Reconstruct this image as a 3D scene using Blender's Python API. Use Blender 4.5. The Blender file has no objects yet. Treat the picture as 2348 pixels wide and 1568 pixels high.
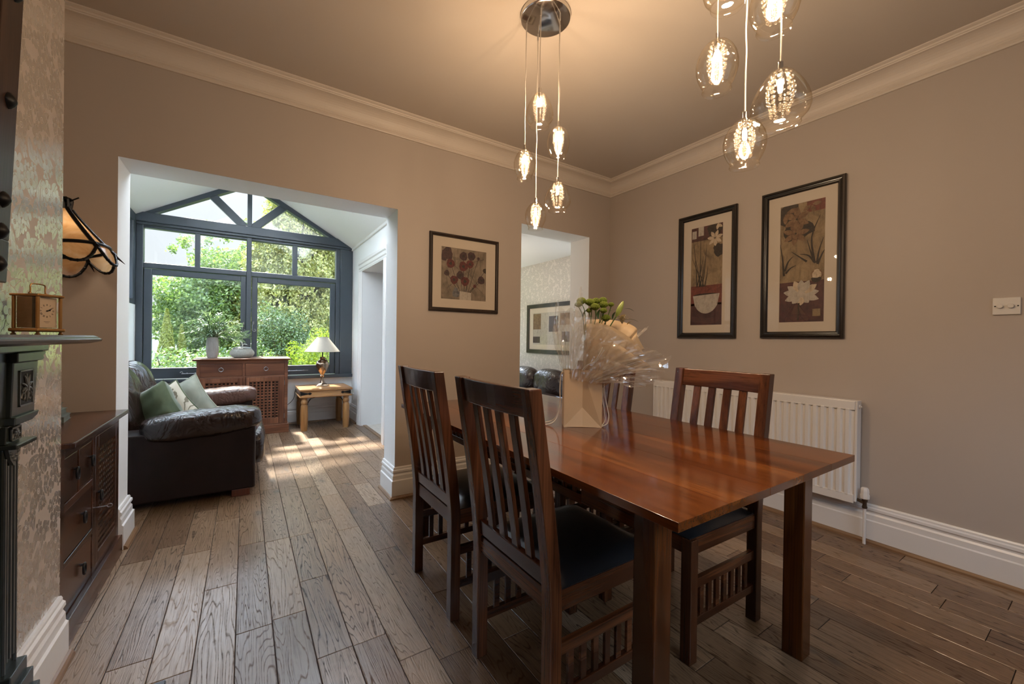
import bpy, bmesh, math, random
import numpy as np
from mathutils import Vector, Matrix

C = bpy.context.scene.collection
PI = math.pi
SC = bpy.context.scene
random.seed(7)
RNG = np.random.default_rng(7)

# ---------------------------------------------------------------- camera
H = 1.15
cam_d = bpy.data.cameras.new('camera')
cam = bpy.data.objects.new('camera', cam_d)
C.objects.link(cam)
def cam_axes(yaw, pitch, roll):
    f = Vector((math.sin(yaw)*math.cos(pitch), math.cos(yaw)*math.cos(pitch), math.sin(pitch)))
    r = Vector((math.cos(yaw), -math.sin(yaw), 0))
    u = r.cross(f)
    return (math.cos(roll)*r+math.sin(roll)*u, -math.sin(roll)*r+math.cos(roll)*u, f)
r_, u_, f_ = cam_axes(0.580927967, -0.00478331, 0.01376378)
m = Matrix.Identity(4)
for i in range(3):
    m[i][0] = r_[i]; m[i][1] = u_[i]; m[i][2] = -f_[i]
m[2][3] = H
cam.matrix_world = m
cam_d.sensor_width = 36.0
cam_d.lens = 932.782/2348*36.0
cam_d.clip_start = 0.02
cam_d.clip_end = 300
SC.camera = cam

# ---------------------------------------------------------------- view + sampling quality
SC.view_settings.view_transform = 'Standard'
SC.view_settings.look = 'None'
SC.view_settings.exposure = 1.0
SC.view_settings.gamma = 1.0
SC.view_settings.use_curve_mapping = False
SC.cycles.use_denoising = True
SC.cycles.max_bounces = 9
SC.cycles.diffuse_bounces = 4
SC.cycles.glossy_bounces = 4
SC.cycles.transmission_bounces = 6
SC.cycles.transparent_max_bounces = 16
SC.cycles.caustics_reflective = False
SC.cycles.caustics_refractive = False
SC.cycles.sample_clamp_indirect = 4.0
SC.cycles.use_adaptive_sampling = True
SC.cycles.adaptive_threshold = 0.025

# ---------------------------------------------------------------- node helper
class G:
    def __init__(s, nt): s.nt = nt; s.L = nt.links
    def n(s, typ, ins=None, **props):
        nd = s.nt.nodes.new(typ)
        for k, v in props.items(): setattr(nd, k, v)
        for k, v in (ins or {}).items():
            sock = nd.inputs[k]
            if hasattr(v, 'is_output'): s.L.new(v, sock)
            else: sock.default_value = v
        return nd
    def m(s, op, a, b=None, c=None, clamp=False):
        nd = s.nt.nodes.new('ShaderNodeMath'); nd.operation = op; nd.use_clamp = clamp
        for i, v in enumerate((a, b, c)):
            if v is None: continue
            if hasattr(v, 'is_output'): s.L.new(v, nd.inputs[i])
            else: nd.inputs[i].default_value = v
        return nd.outputs[0]
    def v(s, op, a, b=None, out=0, scale=None):
        nd = s.nt.nodes.new('ShaderNodeVectorMath'); nd.operation = op
        for i, x in enumerate((a, b)):
            if x is None: continue
            if hasattr(x, 'is_output'): s.L.new(x, nd.inputs[i])
            else: nd.inputs[i].default_value = x
        if scale is not None:
            if hasattr(scale, 'is_output'): s.L.new(scale, nd.inputs['Scale'])
            else: nd.inputs['Scale'].default_value = scale
        return nd.outputs[out]
    def mix(s, fac, a, b, typ='MIX'):
        nd = s.nt.nodes.new('ShaderNodeMix'); nd.data_type = 'RGBA'; nd.blend_type = typ
        for k, x in ((0, fac), (6, a), (7, b)):
            if hasattr(x, 'is_output'): s.L.new(x, nd.inputs[k])
            elif k == 0: nd.inputs[k].default_value = x
            else: nd.inputs[k].default_value = (*x, 1) if len(x) == 3 else x
        return nd.outputs[2]
    def ramp(s, fac, stops, interp='LINEAR'):
        nd = s.nt.nodes.new('ShaderNodeValToRGB'); s.L.new(fac, nd.inputs[0])
        cr = nd.color_ramp; cr.interpolation = interp
        while len(cr.elements) < len(stops): cr.elements.new(0.5)
        for e, (p, c) in zip(cr.elements, stops):
            e.position = p; e.color = (*c, 1) if len(c) == 3 else c
        return nd.outputs[0]
    def noise(s, vec, scale=5, detail=3, rough=0.5, dist=0.0, out=0):
        nd = s.n('ShaderNodeTexNoise', {'Scale': scale, 'Detail': detail, 'Roughness': rough, 'Distortion': dist})
        if vec is not None: s.L.new(vec, nd.inputs['Vector'])
        return nd.outputs[out]
    def bump(s, h, strength=0.2, dist=0.01):
        nd = s.n('ShaderNodeBump', {'Strength': strength, 'Distance': dist, 'Height': h})
        return nd.outputs[0]
    def obj(s):
        return s.n('ShaderNodeTexCoord').outputs['Object']

def mat_new(name):
    mt = bpy.data.materials.new(name); mt.use_nodes = True
    mt.node_tree.nodes.clear()
    g = G(mt.node_tree)
    out = g.n('ShaderNodeOutputMaterial')
    return mt, g, out

def srgb(r, g, b):
    def f(c):
        c /= 255.0
        return c/12.92 if c <= 0.04045 else ((c+0.055)/1.055)**2.4
    return (f(r), f(g), f(b))

def pbsdf(g, out, col, rough=0.5, metal=0.0, normal=None, **kw):
    b = g.n('ShaderNodeBsdfPrincipled')
    def put(k, v):
        if v is None: return
        if hasattr(v, 'is_output'): g.L.new(v, b.inputs[k])
        elif isinstance(v, (tuple, list)) and len(v) == 3 and b.inputs[k].type == 'RGBA': b.inputs[k].default_value = (*v, 1)
        else: b.inputs[k].default_value = v
    put('Base Color', col); put('Roughness', rough); put('Metallic', metal); put('Normal', normal)
    for k, v in kw.items(): put(k.replace('_', ' '), v)
    if out is not None: g.L.new(b.outputs[0], out.inputs[0])
    return b

def paint(name, col, rough=0.55, var=0.05, bump=0.05, scale=60):
    mt, g, out = mat_new(name)
    o = g.obj()
    n1 = g.noise(o, 1.7, 3)
    c = g.mix(n1, tuple(x*(1-var) for x in col), tuple(min(1, x*(1+var)) for x in col))
    nb = g.noise(o, scale, 4)
    pbsdf(g, out, c, rough, normal=g.bump(nb, bump, 0.004))
    return mt

def plain(name, col, rough=0.5, metal=0.0, var=0.08, scale=25, bump=0.0, **kw):
    mt, g, out = mat_new(name)
    o = g.obj()
    n1 = g.noise(o, scale, 4)
    c = g.mix(n1, tuple(x*(1-var) for x in col), tuple(min(1, x*(1+var)) for x in col))
    nb = g.bump(g.noise(o, scale*6, 3), bump, 0.003) if bump else None
    pbsdf(g, out, c, rough, metal, nb, **kw)
    return mt

def wood(name, dark, mid, light, axis='X', rough=0.3, grain=1.0, coat=0.0, bump=0.08, rings=9.0, spec=0.5):
    """fine-pored timber, figure drawn out along one axis"""
    mt, g, out = mat_new(name)
    o = g.obj()
    rnd = g.n('ShaderNodeObjectInfo').outputs['Random']
    ri = g.n('ShaderNodeNewGeometry').outputs['Random Per Island']
    off = g.v('SCALE', (3.1, 7.7, 5.3), scale=g.m('ADD', rnd, g.m('MULTIPLY', ri, 2.7)))
    o = g.v('ADD', o, off)
    sc = {'X': (0.55, 6, 6), 'Y': (6, 0.55, 6), 'Z': (6, 6, 0.55)}[axis]
    sf = {'X': (3, 160, 160), 'Y': (160, 3, 160), 'Z': (160, 160, 3)}[axis]
    p = g.v('MULTIPLY', o, sc)
    n1 = g.noise(p, 1.0*grain, 3, 0.55, 0.4)
    ring = g.m('FRACT', g.m('MULTIPLY', n1, rings))
    ring = g.m('ABSOLUTE', g.m('SUBTRACT', g.m('MULTIPLY', ring, 2), 1))
    fine = g.noise(g.v('MULTIPLY', o, sf), 1.0, 2, 0.6)
    base = g.ramp(n1, [(0.35, dark), (0.5, mid), (0.65, light)])
    c = g.mix(g.m('MULTIPLY', g.m('POWER', ring, 1.6), 0.55), base, dark)
    c = g.mix(g.m('MULTIPLY', ri, 0.28), c, dark)
    f2 = g.m('MULTIPLY', g.m('SUBTRACT', fine, 0.45, clamp=True), 2.2, clamp=True)
    c = g.mix(f2, c, tuple(x*0.55 for x in dark))
    b = g.bump(fine, bump, 0.002)
    pbsdf(g, out, c, rough, normal=b, Coat_Weight=coat, Coat_Roughness=0.12, Specular_IOR_Level=spec)
    return mt

def thin_glass(name, tint=(1, 1, 1), rough=0.02, gloss=1.0, crinkle=0.0, film=0.0, filmcol=(1, 1, 1), ior=1.45, base=0.0):
    """clear sheet: light passes straight through, fresnel reflection on top"""
    mt, g, out = mat_new(name)
    nrm = None
    if crinkle:
        o = g.obj()
        vor = g.n('ShaderNodeTexVoronoi', {'Scale': 22.0}, feature='F1'); g.L.new(g.v('ADD', o, g.v('SCALE', g.noise(o, 9, 3, out=1), scale=0.12)), vor.inputs['Vector'])
        nrm = g.bump(vor.outputs['Distance'], crinkle, 0.012)
    tr = g.n('ShaderNodeBsdfTransparent', {'Color': (*tint, 1)})
    gl = g.n('ShaderNodeBsdfGlossy', {'Color': (1, 1, 1, 1), 'Roughness': rough})
    geo = g.n('ShaderNodeNewGeometry')
    nn = nrm if nrm is not None else geo.outputs['Normal']
    if nrm is not None: g.L.new(nrm, gl.inputs['Normal'])
    cs = g.m('ABSOLUTE', g.v('DOT_PRODUCT', nn, geo.outputs['Incoming'], out=1))
    f0 = ((ior-1)/(ior+1))**2
    fr = g.m('ADD', f0+base, g.m('MULTIPLY', g.m('POWER', g.m('SUBTRACT', 1.0, cs, clamp=True), 5.0), 1-f0))
    mx = g.n('ShaderNodeMixShader'); g.L.new(g.m('MULTIPLY', fr, gloss, clamp=True), mx.inputs[0])
    g.L.new(tr.outputs[0], mx.inputs[1]); g.L.new(gl.outputs[0], mx.inputs[2])
    last = mx.outputs[0]
    if film > 0:
        df = g.n('ShaderNodeBsdfDiffuse', {'Color': (*filmcol, 1)})
        tl = g.n('ShaderNodeBsdfTranslucent', {'Color': (*filmcol, 1)})
        ad = g.n('ShaderNodeMixShader', {0: 0.5}); g.L.new(df.outputs[0], ad.inputs[1]); g.L.new(tl.outputs[0], ad.inputs[2])
        m2 = g.n('ShaderNodeMixShader', {0: film}); g.L.new(last, m2.inputs[1]); g.L.new(ad.outputs[0], m2.inputs[2])
        last = m2.outputs[0]
    g.L.new(last, out.inputs[0])
    return mt

def emitter(name, col, strength):
    mt, g, out = mat_new(name)
    e = g.n('ShaderNodeEmission', {'Color': (*col, 1), 'Strength': strength})
    g.L.new(e.outputs[0], out.inputs[0])
    return mt

# ---------------------------------------------------------------- mesh helper
class MB:
    def __init__(s):
        s.v = []; s.f = []; s.sm = []; s.mi = []; s.T = None; s.m = 0
    def _add(s, vs, fs, smooth=False, mi=None):
        b = len(s.v)
        if s.T is not None: vs = [s.T @ Vector(p) for p in vs]
        s.v += [tuple(p) for p in vs]
        s.f += [tuple(b+i for i in f) for f in fs]
        s.sm += [smooth]*len(fs); s.mi += [s.m if mi is None else mi]*len(fs)
        return s
    def box(s, x0, x1, y0, y1, z0, z1, mi=None):
        x0, x1 = min(x0, x1), max(x0, x1); y0, y1 = min(y0, y1), max(y0, y1); z0, z1 = min(z0, z1), max(z0, z1)
        vs = [(x0, y0, z0), (x1, y0, z0), (x1, y1, z0), (x0, y1, z0), (x0, y0, z1), (x1, y0, z1), (x1, y1, z1), (x0, y1, z1)]
        return s._add(vs, [(3, 2, 1, 0), (4, 5, 6, 7), (0, 1, 5, 4), (1, 2, 6, 5), (2, 3, 7, 6), (3, 0, 4, 7)], mi=mi)
    def hexa(s, p, mi=None):
        return s._add(p, [(3, 2, 1, 0), (4, 5, 6, 7), (0, 1, 5, 4), (1, 2, 6, 5), (2, 3, 7, 6), (3, 0, 4, 7)], mi=mi)
    def bar(s, a, b, w, t, up=(0, 0, 1), mi=None):
        a = Vector(a); b = Vector(b); d = (b-a).normalized(); u = Vector(up)
        sd = d.cross(u)
        if sd.length < 1e-4: sd = d.cross(Vector((1, 0, 0)))
        sd.normalize(); u = sd.cross(d).normalized()
        p = []
        for e in (a, b):
            for i, j in ((-1, -1), (1, -1), (1, 1), (-1, 1)):
                p.append(e+sd*(w/2*i)+u*(t/2*j))
        return s._add(p, [(0, 1, 2, 3), (7, 6, 5, 4), (0, 4, 5, 1), (1, 5, 6, 2), (2, 6, 7, 3), (3, 7, 4, 0)], mi=mi)
    def tube(s, path, r, n=8, cap=True, closed=False, mi=None, flat=1.0):
        P = [Vector(p) for p in path]; k = len(P)
        rs = r if isinstance(r, (list, tuple)) else [r]*k
        vs = []; prev = None
        for i, p in enumerate(P):
            if closed: t = P[(i+1) % k]-P[i-1]
            else: t = P[min(i+1, k-1)]-P[max(i-1, 0)]
            t.normalize()
            if prev is None:
                a = Vector((0, 0, 1)) if abs(t.z) < 0.9 else Vector((1, 0, 0))
                u = t.cross(a).normalized()
            else:
                u = (prev-t*prev.dot(t))
                u = u.normalized() if u.length > 1e-6 else t.orthogonal().normalized()
            prev = u; w = t.cross(u)
            for j in range(n):
                an = 2*PI*j/n
                vs.append(p+u*(math.cos(an)*rs[i])+w*(math.sin(an)*rs[i]*flat))
        fs = []
        rng = range(k) if closed else range(k-1)
        for i in rng:
            i2 = (i+1) % k
            for j in range(n):
                j2 = (j+1) % n
                fs.append((i*n+j, i*n+j2, i2*n+j2, i2*n+j))
        if cap and not closed:
            fs.append(tuple(reversed(range(n)))); fs.append(tuple((k-1)*n+j for j in range(n)))
        return s._add(vs, fs, True, mi)
    def lathe(s, prof, n=24, c=(0, 0, 0), sx=1.0, sy=1.0, mi=None, cap=True, rfn=None):
        vs = []; k = len(prof)
        for i, (r, z) in enumerate(prof):
            for j in range(n):
                a = 2*PI*j/n
                rr = r*(rfn(a, i/(k-1)) if rfn else 1)
                vs.append((c[0]+rr*math.cos(a)*sx, c[1]+rr*math.sin(a)*sy, c[2]+z))
        fs = []
        for i in range(k-1):
            for j in range(n):
                j2 = (j+1) % n
                fs.append((i*n+j, i*n+j2, (i+1)*n+j2, (i+1)*n+j))
        if cap:
            if prof[0][0] > 1e-5: fs.append(tuple(reversed(range(n))))
            if prof[-1][0] > 1e-5: fs.append(tuple((k-1)*n+j for j in range(n)))
        return s._add(vs, fs, True, mi)
    def prism(s, poly, d0, d1, axis='Z', mi=None, smooth=False):
        """polygon in the plane normal to axis, extruded from d0 to d1. X:(y,z) Y:(x,z) Z:(x,y)"""
        def p3(q, d):
            return {'X': (d, q[0], q[1]), 'Y': (q[0], d, q[1]), 'Z': (q[0], q[1], d)}[axis]
        n = len(poly)
        ar = sum(poly[i][0]*poly[(i+1) % n][1]-poly[(i+1) % n][0]*poly[i][1] for i in range(n))
        if ar < 0: poly = poly[::-1]
        vs = [p3(q, d0) for q in poly]+[p3(q, d1) for q in poly]
        fs = [tuple(reversed(range(n))), tuple(range(n, 2*n))]
        s._add(vs, fs, False, mi)
        b = [(i, (i+1) % n, n+(i+1) % n, n+i) for i in range(n)]
        base = len(s.v)-2*n
        s.f += [tuple(base+i for i in f) for f in b]; s.sm += [smooth]*n; s.mi += [s.m if mi is None else mi]*n
        return s
    def face(s, pts, mi=None):
        return s._add(pts, [tuple(range(len(pts)))], False, mi)
    def grid(s, fn, nu, nv, mi=None, smooth=True, wrapu=False):
        vs = [fn(i/(nu-(0 if wrapu else 1)), j/(nv-1)) for j in range(nv) for i in range(nu)]
        fs = []
        for j in range(nv-1):
            for i in range(nu if wrapu else nu-1):
                i2 = (i+1) % nu
                fs.append((j*nu+i, j*nu+i2, (j+1)*nu+i2, (j+1)*nu+i))
        return s._add(vs, fs, smooth, mi)
    def ball(s, c, r, n=12, m=8, sc=(1, 1, 1), mi=None):
        prof = [(max(1e-6, r*math.sin(PI*i/m)), -r*math.cos(PI*i/m)) for i in range(m+1)]
        vs = []
        for (rr, z) in prof:
            for j in range(n):
                a = 2*PI*j/n
                vs.append((c[0]+rr*math.cos(a)*sc[0], c[1]+rr*math.sin(a)*sc[1], c[2]+z*sc[2]))
        fs = [(i*n+j, i*n+(j+1) % n, (i+1)*n+(j+1) % n, (i+1)*n+j) for i in range(m) for j in range(n)]
        return s._add(vs, fs, True, mi)
    def sweep(s, path, prof, side=1, mi=None, closed=False):
        """profile (out, z) drawn along an XY polyline with mitred corners; out is to the left when side=1"""
        P = [Vector((p[0], p[1])) for p in path]; k = len(P); rows = []
        for i in range(k):
            def nrm(a, b):
                d = (b-a).normalized(); return Vector((-d.y, d.x))*side
            ns = []
            if i > 0 or closed: ns.append(nrm(P[i-1], P[i]))
            if i < k-1 or closed: ns.append(nrm(P[i], P[(i+1) % k]))
            if len(ns) == 2:
                mm = ns[0]+ns[1]; mm = mm/(mm.length_squared/2) if mm.length > 1e-6 else ns[0]
            else: mm = ns[0]
            rows.append([(P[i].x+mm.x*o, P[i].y+mm.y*o, z) for (o, z) in prof])
        n = len(prof); vs = [p for r in rows for p in r]; fs = []
        for i in range(k if closed else k-1):
            i2 = (i+1) % k
            for j in range(n-1):
                f = (i*n+j, i2*n+j, i2*n+j+1, i*n+j+1)
                fs.append(f if side > 0 else f[::-1])
        if not closed:
            fs.append(tuple(range(n))); fs.append(tuple(reversed(range((k-1)*n, k*n))))
        return s._add(vs, fs, False, mi)
    def build(s, name, mat, parent=None, bevel=0.0, seg=2, world=False, angle=35, subsurf=0, solid=0.0, label=None):
        me = bpy.data.meshes.new(name)
        vs = s.v
        if world and parent is not None:
            inv = MATS[parent.name].inverted()
            vs = [tuple(inv @ Vector(p)) for p in vs]
        me.from_pydata(vs, [], s.f)
        mats = mat if isinstance(mat, (list, tuple)) else [mat]
        for mt in mats: me.materials.append(mt)
        me.polygons.foreach_set('use_smooth', s.sm)
        me.polygons.foreach_set('material_index', s.mi)
        me.update()
        if any(s.sm): me.set_sharp_from_angle(angle=math.radians(angle))
        o = bpy.data.objects.new(name, me); C.objects.link(o)
        if parent is not None:
            o.parent = parent
            MATS[o.name] = MATS[parent.name].copy()
        else: MATS[o.name] = Matrix.Identity(4)
        if solid:
            md = o.modifiers.new('solid', 'SOLIDIFY'); md.thickness = solid; md.offset = 0
        if bevel:
            md = o.modifiers.new('bevel', 'BEVEL'); md.width = bevel; md.segments = seg
            md.limit_method = 'ANGLE'; md.angle_limit = math.radians(40)
        if subsurf:
            md = o.modifiers.new('sub', 'SUBSURF'); md.levels = subsurf; md.render_levels = subsurf
        if label: o['label'] = label
        return o
MATS = {}

def thing(name, label, cat, loc=(0, 0, 0), rotz=0.0, group=None, rot=None):
    o = bpy.data.objects.new(name, None); C.objects.link(o)
    o.empty_display_size = 0.1
    o.location = loc; o.rotation_euler = rot if rot else (0, 0, rotz)
    MATS[o.name] = Matrix.Translation(loc) @ o.rotation_euler.to_matrix().to_4x4()
    o['label'] = label; o['category'] = cat
    if group: o['group'] = group
    return o
def tag(o, label, cat, group=None, kind=None):
    o['label'] = label; o['category'] = cat
    if group: o['group'] = group
    if kind: o['kind'] = kind
    return o
def struct(o, label=None):
    o['kind'] = 'structure'
    if label: o['label'] = label
    o['category'] = 'structure' if 'category' not in o else o['category']
    return o
def dup(root, loc, rotz=0.0, label=None, group=None, skip=()):
    r = root.copy(); C.objects.link(r); r.location = loc; r.rotation_euler = (0, 0, rotz)
    MATS[r.name] = Matrix.Translation(loc) @ Matrix.Rotation(rotz, 4, 'Z')
    if label: r['label'] = label
    if group: r['group'] = group
    for ch in list(root.children):
        c = ch.copy(); C.objects.link(c); c.parent = r
        for q in list(ch.children):
            d = q.copy(); C.objects.link(d); d.parent = c
    return r
def rrect(x0, x1, y0, y1, r, n=5):
    pts = []
    for cx, cy, a0 in ((x1-r, y0+r, -PI/2), (x1-r, y1-r, 0), (x0+r, y1-r, PI/2), (x0+r, y0+r, PI)):
        for i in range(n+1):
            a = a0+PI/2*i/n
            pts.append((cx+r*math.cos(a), cy+r*math.sin(a)))
    return pts
def arc(c, r, a0, a1, n, plane='XZ', y=0):
    pts = []
    for i in range(n+1):
        a = a0+(a1-a0)*i/n
        p, q = c[0]+r*math.cos(a), c[1]+r*math.sin(a)
        pts.append({'XZ': (p, y, q), 'YZ': (y, p, q), 'XY': (p, q, y)}[plane])
    return pts

# ---------------------------------------------------------------- sky and sun
SUN = Vector((-0.075, 0.62, 0.780)).normalized()
wd = bpy.data.worlds.new('sky'); SC.world = wd; wd.use_nodes = True
wd.node_tree.nodes.clear()
g = G(wd.node_tree)
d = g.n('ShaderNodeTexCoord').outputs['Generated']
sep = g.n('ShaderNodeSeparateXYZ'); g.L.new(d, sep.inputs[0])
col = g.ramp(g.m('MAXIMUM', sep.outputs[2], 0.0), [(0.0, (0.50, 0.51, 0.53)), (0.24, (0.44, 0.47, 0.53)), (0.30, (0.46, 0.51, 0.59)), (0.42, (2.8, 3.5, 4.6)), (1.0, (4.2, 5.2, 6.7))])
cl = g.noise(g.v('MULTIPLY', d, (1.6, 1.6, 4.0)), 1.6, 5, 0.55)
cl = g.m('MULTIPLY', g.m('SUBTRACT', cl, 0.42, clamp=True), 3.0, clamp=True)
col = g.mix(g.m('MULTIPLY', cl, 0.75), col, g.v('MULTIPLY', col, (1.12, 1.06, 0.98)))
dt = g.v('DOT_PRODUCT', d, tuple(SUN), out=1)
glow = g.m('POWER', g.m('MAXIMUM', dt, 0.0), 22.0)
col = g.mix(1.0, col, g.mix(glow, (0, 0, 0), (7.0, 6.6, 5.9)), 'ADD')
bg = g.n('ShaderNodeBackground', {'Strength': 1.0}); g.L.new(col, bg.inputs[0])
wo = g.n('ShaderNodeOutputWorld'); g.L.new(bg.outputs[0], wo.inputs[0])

sl = bpy.data.lights.new('sun', 'SUN'); sl.energy = 12.0; sl.angle = 0.065; sl.color = (1.0, 0.93, 0.82)
so = bpy.data.objects.new('sun', sl); C.objects.link(so)
so.rotation_euler = (-SUN).to_track_quat('-Z', 'Y').to_euler()
so.location = SUN*30

LAMP_COL = (1.0, 0.755, 0.52)
LAMP_W = 6.0          # each of the ten pendant bulbs

# ---------------------------------------------------------------- materials for the shell
M = {}
M['taupe'] = paint('taupe_wall_paint', (0.46, 0.395, 0.34), 0.6, 0.04, 0.04)
M['ceil'] = paint('ceiling_paint', (0.51, 0.445, 0.38), 0.7, 0.03, 0.03)
M['white'] = paint('white_wall_paint', (0.82, 0.82, 0.81), 0.5, 0.03, 0.05)
M['cornice'] = paint('cornice_paint', (0.64, 0.56, 0.48), 0.5, 0.03, 0.05)
M['trim'] = paint('white_gloss_trim', (0.74, 0.72, 0.70), 0.28, 0.03, 0.04)
M['oak'] = wood('oak_bead', (0.17, 0.09, 0.045), (0.26, 0.15, 0.075), (0.34, 0.21, 0.11), 'Y', 0.4)
M['frame'] = paint('blue_grey_window_paint', (0.046, 0.059, 0.073), 0.34, 0.12, 0.10, 40)
M['glass'] = thin_glass('window_glass', (0.97, 0.99, 0.98), 0.01, 0.9)
M['hall'] = paint('grey_hall_paint', (0.45, 0.44, 0.45), 0.6)

def floor_mat():
    mt, g, out = mat_new('oak_plank_floor')
    o = g.obj()
    at = g.n('ShaderNodeAttribute', attribute_name='plank')
    rnd = at.outputs['Color']; sp = g.n('ShaderNodeSeparateColor'); g.L.new(rnd, sp.inputs[0])
    r1, r2, r3 = sp.outputs
    off = g.v('SCALE', rnd, scale=23.0)
    p = g.v('ADD', o, off)
    # slow field along the board: its contours are the cathedral figure
    q = g.v('MULTIPLY', p, (10.5, 0.85, 1.0))
    n1 = g.noise(q, 1.0, 2.2, 0.5, 0.25)
    dens = g.m('ADD', 20.0, g.m('MULTIPLY', r3, 34.0))
    fr = g.m('FRACT', g.m('MULTIPLY', n1, dens))
    line = g.m('SUBTRACT', 1.0, g.m('ABSOLUTE', g.m('SUBTRACT', g.m('MULTIPLY', fr, 2.0), 1.0)))
    wid = g.m('ADD', 0.45, g.m('MULTIPLY', g.noise(p, 40, 2), 0.5))
    line = g.m('MULTIPLY', g.m('SUBTRACT', line, wid, clamp=True), 3.2, clamp=True)
    fine = g.noise(g.v('MULTIPLY', p, (150, 5.5, 1)), 1.0, 3, 0.65)
    fine2 = g.noise(g.v('MULTIPLY', p, (420, 16, 1)), 1.0, 2, 0.6)
    pores = g.m('MULTIPLY', g.m('SUBTRACT', fine, 0.47, clamp=True), 3.2, clamp=True)
    base = g.ramp(r1, [(0.0, (0.080, 0.037, 0.015)), (0.3, (0.145, 0.075, 0.034)), (0.65, (0.215, 0.125, 0.066)), (1.0, (0.32, 0.215, 0.135))])
    patch = g.noise(g.v('MULTIPLY', p, (4, 1.2, 1)), 1.0, 3)
    base = g.mix(g.m('MULTIPLY', patch, 0.4), base, (0.215, 0.130, 0.072))
    c = g.mix(g.m('MULTIPLY', line, g.m('ADD', 0.22, g.m('MULTIPLY', g.m('POWER', r2, 1.5), 0.75))), base, (0.022, 0.012, 0.007))
    c = g.mix(g.m('MULTIPLY', pores, 0.55), c, (0.026, 0.015, 0.009))
    vo = g.n('ShaderNodeTexVoronoi', {'Scale': 1.0}, feature='F1')
    g.L.new(g.v('ADD', g.v('MULTIPLY', p, (5.0, 2.2, 1.0)), g.v('SCALE', g.noise(p, 14, 3, out=1), scale=0.35)), vo.inputs['Vector'])
    kn = g.m('MULTIPLY', g.m('SUBTRACT', 0.17, vo.outputs['Distance'], clamp=True), 9.0, clamp=True)
    kn = g.m('MULTIPLY', kn, g.m('GREATER_THAN', r2, 0.45))
    c = g.mix(g.m('MULTIPLY', kn, 0.8), c, (0.03, 0.021, 0.016))
    h = g.m('SUBTRACT', g.m('MULTIPLY', fine2, 0.3), g.m('ADD', g.m('MULTIPLY', line, 0.7), g.m('MULTIPLY', pores, 0.6)))
    rough = g.m('ADD', 0.29, g.m('MULTIPLY', g.m('ADD', line, pores), 0.12))
    pbsdf(g, out, c, rough, normal=g.bump(h, 0.20, 0.0018), Specular_IOR_Level=g.m('MULTIPLY', 0.95, g.m('SUBTRACT', 1.0, g.m('MULTIPLY', g.m('MAXIMUM', line, g.m('MULTIPLY', pores, 0.7)), 0.8))))
    return mt
M['floor'] = floor_mat()
M['dark_gap'] = plain('floor_gap', (0.012, 0.008, 0.006), 0.8)

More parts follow.
